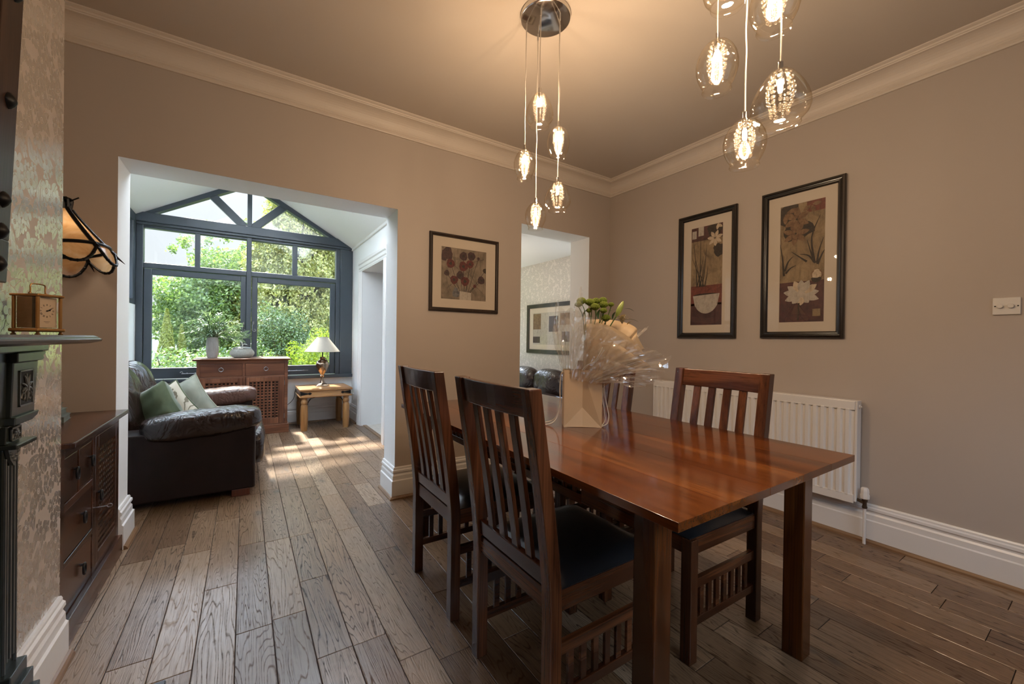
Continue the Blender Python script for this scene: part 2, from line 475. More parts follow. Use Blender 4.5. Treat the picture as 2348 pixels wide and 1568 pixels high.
def damask(name, ground, motif, metal, rough_m, rough_g, scale=1.0, axis='x', line=(0.16, 0.12, 0.09)):
    """flowers and leaves scattered over a plain ground: petals from voronoi cells in polar form"""
    mt, g, out = mat_new(name)
    o = g.obj()
    sp = g.n('ShaderNodeSeparateXYZ'); g.L.new(o, sp.inputs[0])
    cb = g.n('ShaderNodeCombineXYZ')
    g.L.new(sp.outputs[1], cb.inputs[0]); g.L.new(sp.outputs[2], cb.inputs[1])
    uv = cb.outputs[0]
    wob = g.v('SCALE', g.v('SUBTRACT', g.noise(uv, 9*scale, 2, out=1), (0.5, 0.5, 0.5)), scale=0.022/scale)
    uv = g.v('ADD', uv, wob)
    masks = []; lines = []; halo = []
    def cell(sc, off):
        q = g.v('ADD', g.v('SCALE', uv, scale=sc*scale), off)
        vo = g.n('ShaderNodeTexVoronoi', {'Scale': 1.0, 'Randomness': 0.75}, feature='F1', voronoi_dimensions='2D')
        g.L.new(q, vo.inputs['Vector'])
        dv = g.v('SUBTRACT', q, vo.outputs['Position'])
        ss = g.n('ShaderNodeSeparateXYZ'); g.L.new(dv, ss.inputs[0])
        sc_ = g.n('ShaderNodeSeparateColor'); g.L.new(vo.outputs['Color'], sc_.inputs[0])
        return ss.outputs[0], ss.outputs[1], vo.outputs['Distance'], sc_.outputs
    # five-petalled flowers
    for sc, off, pet in ((8.0, (0, 0, 0), 5.0), (12.5, (3.3, 1.7, 0), 5.0)):
        x, y, r, cc = cell(sc, off)
        an = g.m('ADD', g.m('ARCTAN2', y, x), g.m('MULTIPLY', cc[0], 6.28))
        lobe = g.m('ABSOLUTE', g.m('COSINE', g.m('MULTIPLY', an, pet/2)))
        lim = g.m('ADD', 0.13, g.m('MULTIPLY', g.m('POWER', lobe, 0.6), 0.24))
        dd = g.m('SUBTRACT', lim, r)
        fl = g.m('MULTIPLY', g.m('GREATER_THAN', dd, 0.0), g.m('GREATER_THAN', r, 0.045))
        eye = g.m('LESS_THAN', g.m('ABSOLUTE', g.m('SUBTRACT', r, 0.085)), 0.02)
        fl = g.m('MULTIPLY', fl, g.m('SUBTRACT', 1.0, eye))
        masks.append(fl)
        halo.append(g.m('GREATER_THAN', dd, -0.022))
        lines.append(0)
    # leaves
    for sc, off in ((5.6, (7.1, 2.2, 0)), (7.5, (1.4, 9.3, 0)), (9.5, (5.2, 4.4, 0))):
        x, y, r, cc = cell(sc, off)
        a = g.m('ADD', g.m('MULTIPLY', cc[0], 2.4), 0.4)
        ca, sa = g.m('COSINE', a), g.m('SINE', a)
        lx = g.m('ADD', g.m('MULTIPLY', x, ca), g.m('MULTIPLY', y, sa))
        ly = g.m('SUBTRACT', g.m('MULTIPLY', y, ca), g.m('MULTIPLY', x, sa))
        ly = g.m('ADD', ly, g.m('MULTIPLY', g.m('MULTIPLY', lx, lx), 0.7))
        wdt = g.m('MULTIPLY', g.m('SUBTRACT', 0.19, g.m('MULTIPLY', g.m('MULTIPLY', lx, lx), 0.95)), 1.0)
        dd = g.m('SUBTRACT', wdt, g.m('ABSOLUTE', ly))
        vein = g.m('GREATER_THAN', g.m('ABSOLUTE', ly), 0.012)
        masks.append(g.m('MULTIPLY', g.m('GREATER_THAN', dd, 0.0), vein))
        lines.append(g.m('LESS_THAN', g.m('ABSOLUTE', dd), 0.014))
    lf = g.m('MAXIMUM', g.m('MAXIMUM', masks[2], masks[3]), masks[4]); ll = g.m('MAXIMUM', g.m('MAXIMUM', lines[2], lines[3]), lines[4])
    lf = g.m('MULTIPLY', lf, g.m('SUBTRACT', 1.0, ll))
    lf = g.m('MULTIPLY', lf, g.m('SUBTRACT', 1.0, halo[1]))
    f2 = g.m('MULTIPLY', g.m('MAXIMUM', lf, masks[1]), g.m('SUBTRACT', 1.0, halo[0]))
    mk = g.m('MAXIMUM', f2, masks[0])
    c = g.mix(mk, ground, motif)
    ro = g.m('ADD', g.m('MULTIPLY', mk, rough_m-rough_g), rough_g)
    me = g.m('MULTIPLY', mk, metal)
    pbsdf(g, out, c, ro, me, g.bump(mk, 0.25, 0.002))
    return mt
M['damask'] = damask('silver_damask_wallpaper', (0.44, 0.37, 0.315), (0.66, 0.615, 0.565), 0.65, 0.18, 0.5, scale=1.25)
M['damask2'] = damask('pale_damask_wallpaper', (0.66, 0.60, 0.55), (0.53, 0.485, 0.445), 0.3, 0.35, 0.55, scale=1.5)

# ---------------------------------------------------------------- shell
D, W, T = 2.91, 3.075, 0.27          # opening wall face, right wall face, wall thickness
CZ = 2.726
XL, XR, OT = -0.561, 0.912, 2.08     # opening to the sunroom
PL, PR, PT = 1.993, 2.796, 2.16      # doorway to the sitting room
YR = -1.3                            # rear wall, behind the viewpoint
YW = 6.13                            # garden window wall
SX0, SX1 = -1.03, 1.28               # sunroom side walls

def planks():
    x0e = -1.13; wdt = 0.1226; base = 0.1025
    known = {0: [1.90, 2.645, 2.13-1.2, 3.55], 1: [1.585, 2.13, 2.64, 3.9], -1: [1.88, 2.67, 3.5], 2: [1.582, 2.785, 3.45], 3: [2.58, 1.42, 3.2], -2: [2.28, 1.5, 3.1]}
    vs = []; fs = []; cols = []
    rr = random.Random(21)
    k0 = math.ceil((-1.35-base)/wdt); k1 = math.ceil((W+0.1-base)/wdt)
    for k in range(k0, k1):
        a, b = base+k*wdt, base+(k+1)*wdt
        lim = 6.2 if b < 1.35 else D+0.29
        ys = sorted(known.get(k, []))
        y = ys[-1] if ys else YR+rr.uniform(0.1, 0.9)
        if not ys: ys = [y]
        while y < lim: y += rr.choice((0.45, 0.6, 0.75, 0.9, 1.1))*rr.uniform(0.9, 1.1); ys.append(y)
        y = ys[0]
        while y > YR: y -= rr.choice((0.6, 0.9, 1.1))*rr.uniform(0.9, 1.1); ys.insert(0, y)
        for y0, y1 in zip(ys[:-1], ys[1:]):
            y0 = max(y0, YR); y1 = min(y1, lim)
            if y1-y0 < 0.01: continue
            gx, gy = 0.0011, 0.0011
            b0 = len(vs); e = 0.0016
            vs += [(a+gx, y0+gy, -e), (b-gx, y0+gy, -e), (b-gx, y1-gy, -e), (a+gx, y1-gy, -e),
                   (a+gx+e, y0+gy+e, 0), (b-gx-e, y0+gy+e, 0), (b-gx-e, y1-gy-e, 0), (a+gx+e, y1-gy-e, 0)]
            fs += [(b0+4, b0+5, b0+6, b0+7), (b0, b0+1, b0+5, b0+4), (b0+1, b0+2, b0+6, b0+5), (b0+2, b0+3, b0+7, b0+6), (b0+3, b0, b0+4, b0+7)]
            cr = (rr.random(), rr.random(), rr.random(), 1)
            cols += [cr]*5
    b0 = len(vs)
    vs += [(-1.4, YR-0.1, -0.004), (W+0.2, YR-0.1, -0.004), (W+0.2, 3.22, -0.004), (-1.4, 3.22, -0.004), (-1.4, 6.3, -0.004), (1.36, 6.3, -0.004), (1.36, 3.22, -0.004)]
    fs += [(b0, b0+1, b0+2, b0+3), (b0+3, b0+6, b0+5, b0+4)]
    cols += [(0, 0, 0, 1)]*2
    me = bpy.data.meshes.new('floor'); me.from_pydata(vs, [], fs)
    me.materials.append(M['floor']); me.materials.append(M['dark_gap'])
    mi = [0]*len(fs); mi[-1] = mi[-2] = 1
    me.polygons.foreach_set('material_index', mi)
    at = me.attributes.new('plank', 'FLOAT_COLOR', 'FACE')
    at.data.foreach_set('color', [c for q in cols for c in q])
    me.update()
    o = bpy.data.objects.new('floor', me); C.objects.link(o)
    struct(o, 'brushed oak plank floor through both rooms'); o['category'] = 'floor'
planks()

def st(mb, name, mat, label, cat, **k):
    o = mb.build(name, mat, **k); struct(o, label); o['category'] = cat; return o

# wall with the two openings: taupe skin towards the dining room, pale paint in the reveals and behind
mb = MB()
segs = [(-1.25, XL, 0, CZ), (XL, XR, OT, CZ), (XR, PL, 0, CZ), (PL, PR, PT, CZ), (PR, W+0.3, 0, CZ)]
for (a, b, z0, z1) in segs:
    mb.box(a, b, D+0.002, D+T, z0, z1, mi=1)
    mb.box(a, b, D, D+0.002, z0, z1, mi=0)
mb.box(-1.25, W+0.3, D+0.01, D+T, CZ, 3.4, mi=1)
st(mb, 'wall_back', [M['taupe'], M['white']], 'taupe wall with an open doorway and a wide opening to the sunroom', 'wall')
st(MB().box(W, W+0.25, YR, D, 0, CZ+0.05), 'wall_right', M['taupe'], 'plain taupe wall carrying the two tall framed prints', 'wall')
# rear wall behind the viewpoint, with a window added to let fill light in
mb = MB()
RX0, RX1, RZ0, RZ1 = -0.1, 2.2, 1.35, 2.40
for (a, b, z0, z1) in [(-1.25, RX0, 0, CZ), (RX0, RX1, 0, RZ0), (RX0, RX1, RZ1, CZ), (RX1, W+0.25, 0, CZ)]:
    mb.box(a, b, YR-0.25, YR, z0, z1)
st(mb, 'wall_front', M['taupe'], 'taupe wall at the near end of the dining room', 'wall')
mb = MB()
for a, b, z0, z1 in [(RX0, RX0+0.06, RZ0, RZ1), (RX1-0.06, RX1, RZ0, RZ1), (RX0, RX1, RZ0, RZ0+0.06), (RX0, RX1, RZ1-0.06, RZ1), (1.07, 1.13, RZ0, RZ1)]:
    mb.box(a, b, YR-0.16, YR-0.1, z0, z1)
w3 = st(mb, 'window_3', M['trim'], 'unseen white casement window added to light the dining room', 'window')
MB().box(RX0, RX1, YR-0.133, YR-0.129, RZ0, RZ1).build('pane', M['glass'], w3)
st(MB().box(-1.2, -0.95, YR, D, 0, CZ+0.05), 'wall_left', M['taupe'], 'taupe wall at the back of the alcove', 'wall')
CX = -0.545
st(MB().box(-0.96, CX, 0.2, 2.09, 0, CZ+0.03), 'wall_chimney_breast', M['damask'], 'chimney breast papered in silver floral damask', 'wall')
st(MB().box(-1.2, W+0.25, YR-0.2, D+0.02, CZ, CZ+0.1), 'ceiling', M['ceil'], 'flat taupe-tinted dining room ceiling', 'ceiling')

cor = [(0, 2.596), (0.012, 2.596), (0.016, 2.603), (0.013, 2.615), (0.019, 2.620), (0.019, 2.626)]
for i in range(9):
    a = PI/2*i/8
    cor.append((0.022+0.082*(1-math.cos(a)), 2.630+0.070*math.sin(a)))
cor += [(0.106, 2.704), (0.112, 2.706), (0.114, 2.714), (0.122, 2.716), (0.130, 2.720), (0.130, CZ+0.001), (0, CZ+0.001)]
st(MB().sweep([(CX, YR+0.0), (CX, 0.2), (CX, 2.09), (-0.95, 2.09), (-0.95, D), (W, D), (W, YR)], cor, -1), 'trim_1', M['cornice'], 'moulded plaster cornice round the dining room ceiling', 'cornice')

bb = [(0, 0.221), (0.008, 0.221), (0.012, 0.214), (0.012, 0.205), (0.019, 0.199), (0.020, 0.186), (0.013, 0.178), (0.013, 0.170), (0.019, 0.160), (0.020, 0.132), (0.027, 0.126), (0.028, 0.0), (0, 0)]
bead = [(0.028, 0.020), (0.036, 0.018), (0.044, 0.009), (0.046, 0.0), (0.028, 0.0)]
def skirting(name, path, label):
    o = st(MB().sweep(path, bb, -1), name, M['trim'], label, 'skirting')
    MB().sweep(path, bead, -1).build('floor_bead', M['oak'], o)
skirting('baseboard_pier', [(XR, D+T-0.002), (XR, D), (PL, D), (PL, D+T-0.002)], 'deep white skirting round the pier between the openings')
skirting('baseboard_right', [(PR, D+T-0.002), (PR, D), (W, D), (W, YR)], 'deep white skirting along the right wall under the radiator')
skirting('baseboard_jamb', [(XL, D+0.035), (XL, D+T), (SX0, D+T)], 'white skirting end on the left reveal beside the sofa')
skirting('baseboard_chimney', [(CX, 1.70), (CX, 2.075)], 'white skirting at the foot of the papered chimney breast')
skirting('baseboard_sunroom', [(SX0, D+T+0.03), (SX0, YW), (SX1, YW), (SX1, 5.675)], 'white skirting under the garden window')

# ---- sunroom
st(MB().box(SX0-0.2, SX0, D+T, YW+0.1, 0, 1.49), 'wall_sunroom_left', M['white'], 'white wall under the side window of the sunroom', 'wall')
st(MB().box(SX0-0.2, SX1+0.3, YW, YW+0.2, -0.3, 0.595), 'wall_sunroom_end', M['white'], 'white wall below the garden window', 'wall')
DY0, DY1, DZ = 4.55, 5.525, 2.02
mb = MB()
mb.box(SX1, 1.54, D+T, DY0, 0, 2.46).box(SX1, 1.54, DY1, YW+0.2, 0, 2.46).box(SX1, 1.54, DY0, DY1, DZ, 2.46)
st(mb, 'wall_sunroom_right', M['white'], 'white sunroom wall with a doorway', 'wall')
arch = [(0, 0), (0.010, 0.0), (0.016, 0.02), (0.012, 0.035), (0.02, 0.05), (0.02, 0.085), (0.03, 0.10), (0.03, 0.125), (0.022, 0.14), (0, 0.14)]
mb = MB()
def archi(y_in, sgn):
    mb.prism([(SX1-o, y_in+sgn*w) for o, w in arch], 0.0, DZ+0.0, 'Z')
archi(DY1, 1); archi(DY0, -1)
mb.prism([(SX1-o, DZ+w) for o, w in arch], DY0-0.14, DY1+0.14, 'Y')
d1 = st(mb, 'door_1', M['trim'], 'white moulded doorway architrave in the sunroom', 'door frame')
st(MB().box(1.55, 2.0, 5.95, 6.05, 0, 2.46).box(1.90, 2.0, D+T, 6.0, 0, 2.6).box(1.54, 2.0, D+T+0.3, 6.05, 2.4, 2.5), 'wall_hall', M['hall'], 'grey hall wall beyond the sunroom doorway', 'wall')
M['stone'] = plain('pale_stone', (0.52, 0.47, 0.41), 0.35, 0, 0.25, 18)
st(MB().box(1.345, 2.0, D+T, 6.0, -0.03, 0.002), 'floor_hall', M['stone'], 'pale stone floor beyond the sunroom doorway', 'floor')
st(MB().box(1.305, 1.35, DY0, DY1, -0.01, 0.008), 'trim_2', M['oak'], 'oak threshold strip at the sunroom doorway', 'threshold', bevel=0.003)
# pitched ceiling
AX, AZ = 0.035, 3.125
EL, ER = (SX0, 2.492), (SX1, 2.405)
def slope(a, b, y0, y1, t):
    return [(a[0], y0, a[1]), (b[0], y0, b[1]), (b[0], y1, b[1]), (a[0], y1, a[1]), (a[0], y0, a[1]+t), (b[0], y0, b[1]+t), (b[0], y1, b[1]+t), (a[0], y1, a[1]+t)]
sl_ = (AZ-EL[1])/(AX-EL[0]); sr_ = (AZ-ER[1])/(ER[0]-AX)
RY_0, RY_1 = 3.40, 4.85            # unseen opal rooflights added to light the sunroom, high in both slopes
def pt_l(f): return (EL[0]+(AX-EL[0])*f, EL[1]+(AZ-EL[1])*f)
def pt_r(f): return (ER[0]+(AX-ER[0])*f, ER[1]+(AZ-ER[1])*f)
mb = MB()
for fn_p, o_ in ((pt_l, 1), (pt_r, -1)):
    def quad(fa, fb, ya, yb_):
        A, B = (fn_p(fa), fn_p(fb)) if o_ > 0 else (fn_p(fb), fn_p(fa))
        mb.hexa(slope(A, B, ya, yb_, 0.12))
    quad(-0.25, 0.22, D+T, YW+0.12); quad(0.92, 1.0, D+T, YW+0.12)
    quad(0.22, 0.92, D+T, RY_0); quad(0.22, 0.92, RY_1, YW+0.12)
st(mb, 'ceiling_sunroom', M['white'], 'white pitched sunroom ceiling', 'ceiling')
st(MB().box(SX1-0.02, SX1+0.001, D+T, YW, 2.385, 2.44), 'trim_3', M['trim'], 'white strip where the sunroom wall meets the sloping ceiling', 'trim', bevel=0.004)

def opal():
    mt, g, out = mat_new('opal_glazing')
    df = g.n('ShaderNodeBsdfDiffuse', {'Color': (0.85, 0.87, 0.88, 1)}); tl = g.n('ShaderNodeBsdfTranslucent', {'Color': (0.92, 0.95, 0.97, 1)})
    mx = g.n('ShaderNodeMixShader', {0: 0.95}); g.L.new(df.outputs[0], mx.inputs[1]); g.L.new(tl.outputs[0], mx.inputs[2]); g.L.new(mx.outputs[0], out.inputs[0]); return mt
M['opal'] = opal()
for k_, (fn_p, o_) in enumerate(((pt_l, 1), (pt_r, -1))):
    def quad(mb, fa, fb, ya, yb_, dz, t_):
        A, B = (fn_p(fa), fn_p(fb)) if o_ > 0 else (fn_p(fb), fn_p(fa))
        mb.hexa(slope((A[0], A[1]+dz), (B[0], B[1]+dz), ya, yb_, t_))
    mb = MB()
    quad(mb, 0.22, 0.25, RY_0, RY_1, -0.005, 0.14); quad(mb, 0.89, 0.92, RY_0, RY_1, -0.005, 0.14)
    quad(mb, 0.25, 0.89, RY_0, RY_0+0.05, -0.005, 0.14); quad(mb, 0.25, 0.89, RY_1-0.05, RY_1, -0.005, 0.14)
    w_ = st(mb, 'window_%d' % (4+k_), M['trim'], 'unseen opal rooflight added for light in the %s slope of the sunroom ceiling' % ('left', 'right')[k_], 'rooflight')
    mb = MB(); quad(mb, 0.24, 0.90, RY_0+0.04, RY_1-0.04, 0.10, 0.004); mb.build('pane', M['opal'], w_)

# ---- garden window: frame, sashes, panes
mb = MB()
yf, yb = YW-0.005, YW+0.09
mb.box(SX0, -0.968, yf, yb, 0.60, 2.40)
mb.box(1.058, 1.115, yf, yb, 0.60, 2.40)
mb.box(1.115, SX1, yf-0.006, yb, 0.60, 2.44)
for a, b in ((-0.509, -0.459), (0.519, 0.578)): mb.box(a, b, yf+0.012, yb-0.01, 1.96, 2.38)
mb.box(0.008, 0.062, yf-0.004, yb, 0.60, 2.40)
mb.box(SX0, 1.07, yf+0.002, yb, 1.912, 1.972)
mb.box(SX0, 1.07, yf+0.010, yb, 2.366, 2.40)
w1 = st(mb, 'window_1', M['frame'], 'blue-grey painted gable window looking on to the garden', 'window', bevel=0.006)
mb = MB()
mb.box(SX0, SX1, YW-0.045, YW+0.1, 2.425, 2.53)
mb.box(SX0, SX1, YW-0.030, YW+0.1, 2.395, 2.425)
mb.build('cross_beam', M['frame'], w1, bevel=0.006)
mb = MB()
def rafter(a, b, wd_):
    dx, dz = b[0]-a[0], b[1]-a[1]; L = math.hypot(dx, dz); nx, nz = dz/L*wd_, -dx/L*wd_
    if nz > 0: nx, nz = -nx, -nz
    return [(a[0], a[1]), (b[0], b[1]), (b[0]+nx, b[1]+nz), (a[0]+nx, a[1]+nz)]
mb.prism(rafter((EL[0], EL[1]+0.03), (AX, AZ+0.0), 0.065), YW-0.02, yb, 'Y')
mb.prism(rafter((AX, AZ+0.0), (ER[0], ER[1]+0.03), 0.065), YW-0.02, yb, 'Y')
mb.build('gable_rafter', M['frame'], w1, bevel=0.005)
mb = MB()
mb.box(0.012, 0.062, YW-0.03, yb, 2.50, 3.12)
mb.build('king_post', M['frame'], w1, bevel=0.005)
for s_, (a, b) in ((0, ((-0.42, 2.925), (-0.005, 2.515))), (1, ((0.47, 2.91), (0.075, 2.525)))):
    MB().bar((a[0], YW+0.02, a[1]), (b[0], YW+0.02, b[1]), 0.09, 0.048, up=(0, 1, 0)).build('diagonal_brace', M['frame'], w1, bevel=0.005)
# sashes
for (x0, x1, gx0, gx1) in ((-0.966, 0.008, -0.894, -0.050), (0.066, 1.056, 0.129, 0.989)):
    mb = MB(); ya, yc = YW+0.012, YW+0.06
    zb, zt, g0, g1 = 0.645, 1.906, 0.772, 1.840
    mb.box(x0, gx0, ya, yc, zb, zt).box(gx1, x1, ya, yc, zb, zt).box(gx0, gx1, ya, yc, zb, g0).box(gx0, gx1, ya, yc, g1, zt)
    sa = mb.build('sash', M['frame'], w1, bevel=0.006)
    MB().box(gx0, gx1, YW+0.038, YW+0.041, g0, g1).build('pane', M['glass'], sa)
for a, b in ((-0.968, -0.509), (-0.459, 0.008), (0.062, 0.519), (0.578, 1.058)):
    MB().box(a, b, YW+0.04, YW+0.043, 1.972, 2.366).build('pane', M['glass'], w1)
M['misted'] = thin_glass('misted_glass', (0.97, 0.99, 0.98), 0.05, 0.9, 0, 0.06, (0.8, 0.84, 0.86))
for tri, mt_ in (([(-0.92, 2.53), (-0.02, 2.53), (-0.38, 2.87)], 'glass'), ([(-0.36, 2.90), (0.012, 2.55), (0.012, 3.06)], 'glass'),
                 ([(0.062, 2.55), (0.45, 2.88), (0.062, 3.06)], 'glass'), ([(0.09, 2.53), (1.15, 2.53), (0.46, 2.86)], 'misted')):
    MB().prism(tri, YW+0.04, YW+0.043, 'Y').build('pane', M[mt_], w1)
sill = MB().box(SX0, SX1, YW-0.06, YW+0.1, 0.597, 0.64).build('window_sill', M['frame'], w1, bevel=0.006)
M['iron'] = plain('black_iron', (0.012, 0.012, 0.013), 0.38, 0.7, 0.1, 20)
M['pewter'] = plain('pewter_iron', (0.25, 0.25, 0.26), 0.35, 0.9, 0.1, 20)
def monkey_tail(x, z, s_):
    mb = MB(); pts = [(x, YW-0.005, z+0.07), (x-0.006*s_, YW-0.02, z+0.05), (x-0.012*s_, YW-0.022, z+0.02), (x-0.010*s_, YW-0.022, z-0.01)]
    for i in range(14):
        a = PI*1.0+i*0.5*1.0; r = 0.024*(1-i/15)
        pts.append((x+s_*(0.012+r*math.cos(a)), YW-0.022, z-0.022+r*math.sin(a)))
    mb.tube(pts, 0.0042, 6)
    mb.box(x-0.008, x+0.008, YW-0.006, YW+0.014, z+0.05, z+0.085)
    return mb.build('window_catch', M['pewter'], w1)
monkey_tail(-0.018, 1.245, 1); monkey_tail(0.088, 1.255, 1)
for x0, x1 in ((-0.62, -0.36), (0.44, 0.72)):
    mb = MB().tube([(x0, YW-0.012, 0.70), (x1, YW-0.012, 0.703)], 0.005, 6)
    for i in range(3): mb.ball((x0+(x1-x0)*(0.2+0.3*i), YW-0.012, 0.703), 0.008, 8, 6)
    mb.tube(arc((x0, 0.712), 0.012, -PI/2, PI, 8, 'XZ', YW-0.012), 0.004, 6)
    mb.build('casement_stay', M['pewter'], w1)
# side window
mb = MB()
mb.box(SX0-0.09, SX0+0.005, D+T, YW, 1.49, 1.545).box(SX0-0.09, SX0+0.005, D+T, YW, 2.40, 2.50)
for y in (3.2, 4.15, 5.1, 5.98): mb.box(SX0-0.09, SX0+0.002, y, y+0.06 if y < 5.9 else YW, 1.5, 2.45)
w2 = st(mb, 'window_2', M['frame'], 'blue-grey side window high on the sunroom wall', 'window', bevel=0.005)
MB().box(SX0-0.05, SX0-0.046, D+T, YW, 1.54, 2.42).build('pane', M['glass'], w2)

# ---- sitting room seen through the doorway
LX = 3.7
st(MB().box(LX, LX+0.2, 3.98, 6.6, -0.05, 2.6).box(LX, LX+0.2, D, 3.22, -0.05, 2.6).box(LX, LX+0.2, 3.22, 3.98, -0.05, 0.25).box(LX, LX+0.2, 3.22, 3.98, 2.2, 2.6), 'wall_sitting_room_right', M['damask2'], 'pale damask-papered wall of the sitting room', 'wall')  # unseen window opening added near the doorway to light this room
mb = MB()
for (a, b, z0, z1) in [(2.0, 2.1, 0, 2.35), (2.1, 3.65, 0, 0.2), (2.1, 3.65, 2.28, 2.35), (3.65, 3.8, 0, 2.35)]: mb.box(a, b, 6.5, 6.7, z0, z1)  # large opening added out of view to bring daylight in
st(mb, 'wall_sitting_room_end', M['white'], 'white end wall of the sitting room', 'wall')
st(MB().box(2.0, LX+0.1, D+T, 6.6, 2.312, 2.4), 'ceiling_sitting_room', M['white'], 'flat white sitting room ceiling', 'ceiling')
st(MB().box(2.0, LX+0.1, D+T-0.05, 6.6, -0.05, 0.0), 'floor_sitting_room', M['stone'], 'pale sitting room floor', 'floor')
st(MB().box(W+0.3, LX+0.1, D+0.1, D+T, 0, 2.4), 'wall_sitting_room_near', M['white'], 'white near wall of the sitting room', 'wall')

# ---------------------------------------------------------------- dining table
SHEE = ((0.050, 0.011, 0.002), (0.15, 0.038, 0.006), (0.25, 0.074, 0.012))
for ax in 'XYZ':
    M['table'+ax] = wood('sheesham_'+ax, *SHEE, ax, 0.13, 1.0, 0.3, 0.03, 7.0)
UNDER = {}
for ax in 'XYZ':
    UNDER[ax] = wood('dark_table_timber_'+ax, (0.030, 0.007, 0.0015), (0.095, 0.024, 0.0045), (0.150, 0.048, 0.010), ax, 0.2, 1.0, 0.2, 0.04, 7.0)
CHW = ((0.028, 0.008, 0.003), (0.090, 0.027, 0.009), (0.175, 0.060, 0.022))
for ax in 'XYZ':
    M['chair'+ax] = wood('chair_timber_'+ax, *CHW, ax, 0.26, 1.3, 0.15, 0.08, 6.0)
TX0, TX1, TY0, TY1, TZ = 0.782, 1.797, 0.530, 2.383, 0.762
tc = ((TX0+TX1)/2, (TY0+TY1)/2)
t = thing('dining_table', 'long reddish-brown polished wooden dining table with slatted side aprons', 'table', (tc[0], tc[1], 0))
def tw(mb, name, mat, **k): return mb.build(name, mat, t, world=True, **k)
mb = MB(); nb = 5; bw = (TX1-TX0)/nb
for k in range(nb): mb.box(TX0+bw*k+(0.0003 if k else 0), TX0+bw*(k+1)-(0.0003 if k < nb-1 else 0), TY0, TY1, 0.7395, TZ)
tw(mb, 'tabletop', M['tableY'], bevel=0.0008, seg=2)
lx = ((0.852, 0.920), (1.690, 1.758)); ly = ((0.640, 0.708), (2.236, 2.304))
for i, (a, b) in enumerate(lx):
    for j, (c, d) in enumerate(ly):
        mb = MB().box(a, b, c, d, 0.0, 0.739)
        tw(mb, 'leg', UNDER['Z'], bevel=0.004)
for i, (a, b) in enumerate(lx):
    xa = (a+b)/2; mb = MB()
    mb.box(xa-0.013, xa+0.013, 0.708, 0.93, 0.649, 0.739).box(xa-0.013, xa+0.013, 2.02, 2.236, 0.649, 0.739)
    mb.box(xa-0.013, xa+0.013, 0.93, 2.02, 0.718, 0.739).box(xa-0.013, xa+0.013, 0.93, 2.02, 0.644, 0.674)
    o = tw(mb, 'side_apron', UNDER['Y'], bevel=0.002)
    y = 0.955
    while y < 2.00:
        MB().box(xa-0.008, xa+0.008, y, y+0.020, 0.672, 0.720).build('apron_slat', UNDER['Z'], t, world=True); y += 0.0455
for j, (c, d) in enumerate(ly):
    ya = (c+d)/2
    tw(MB().box(0.92, 1.69, ya-0.013, ya+0.013, 0.649, 0.739), 'end_apron', UNDER['X'], bevel=0.002)

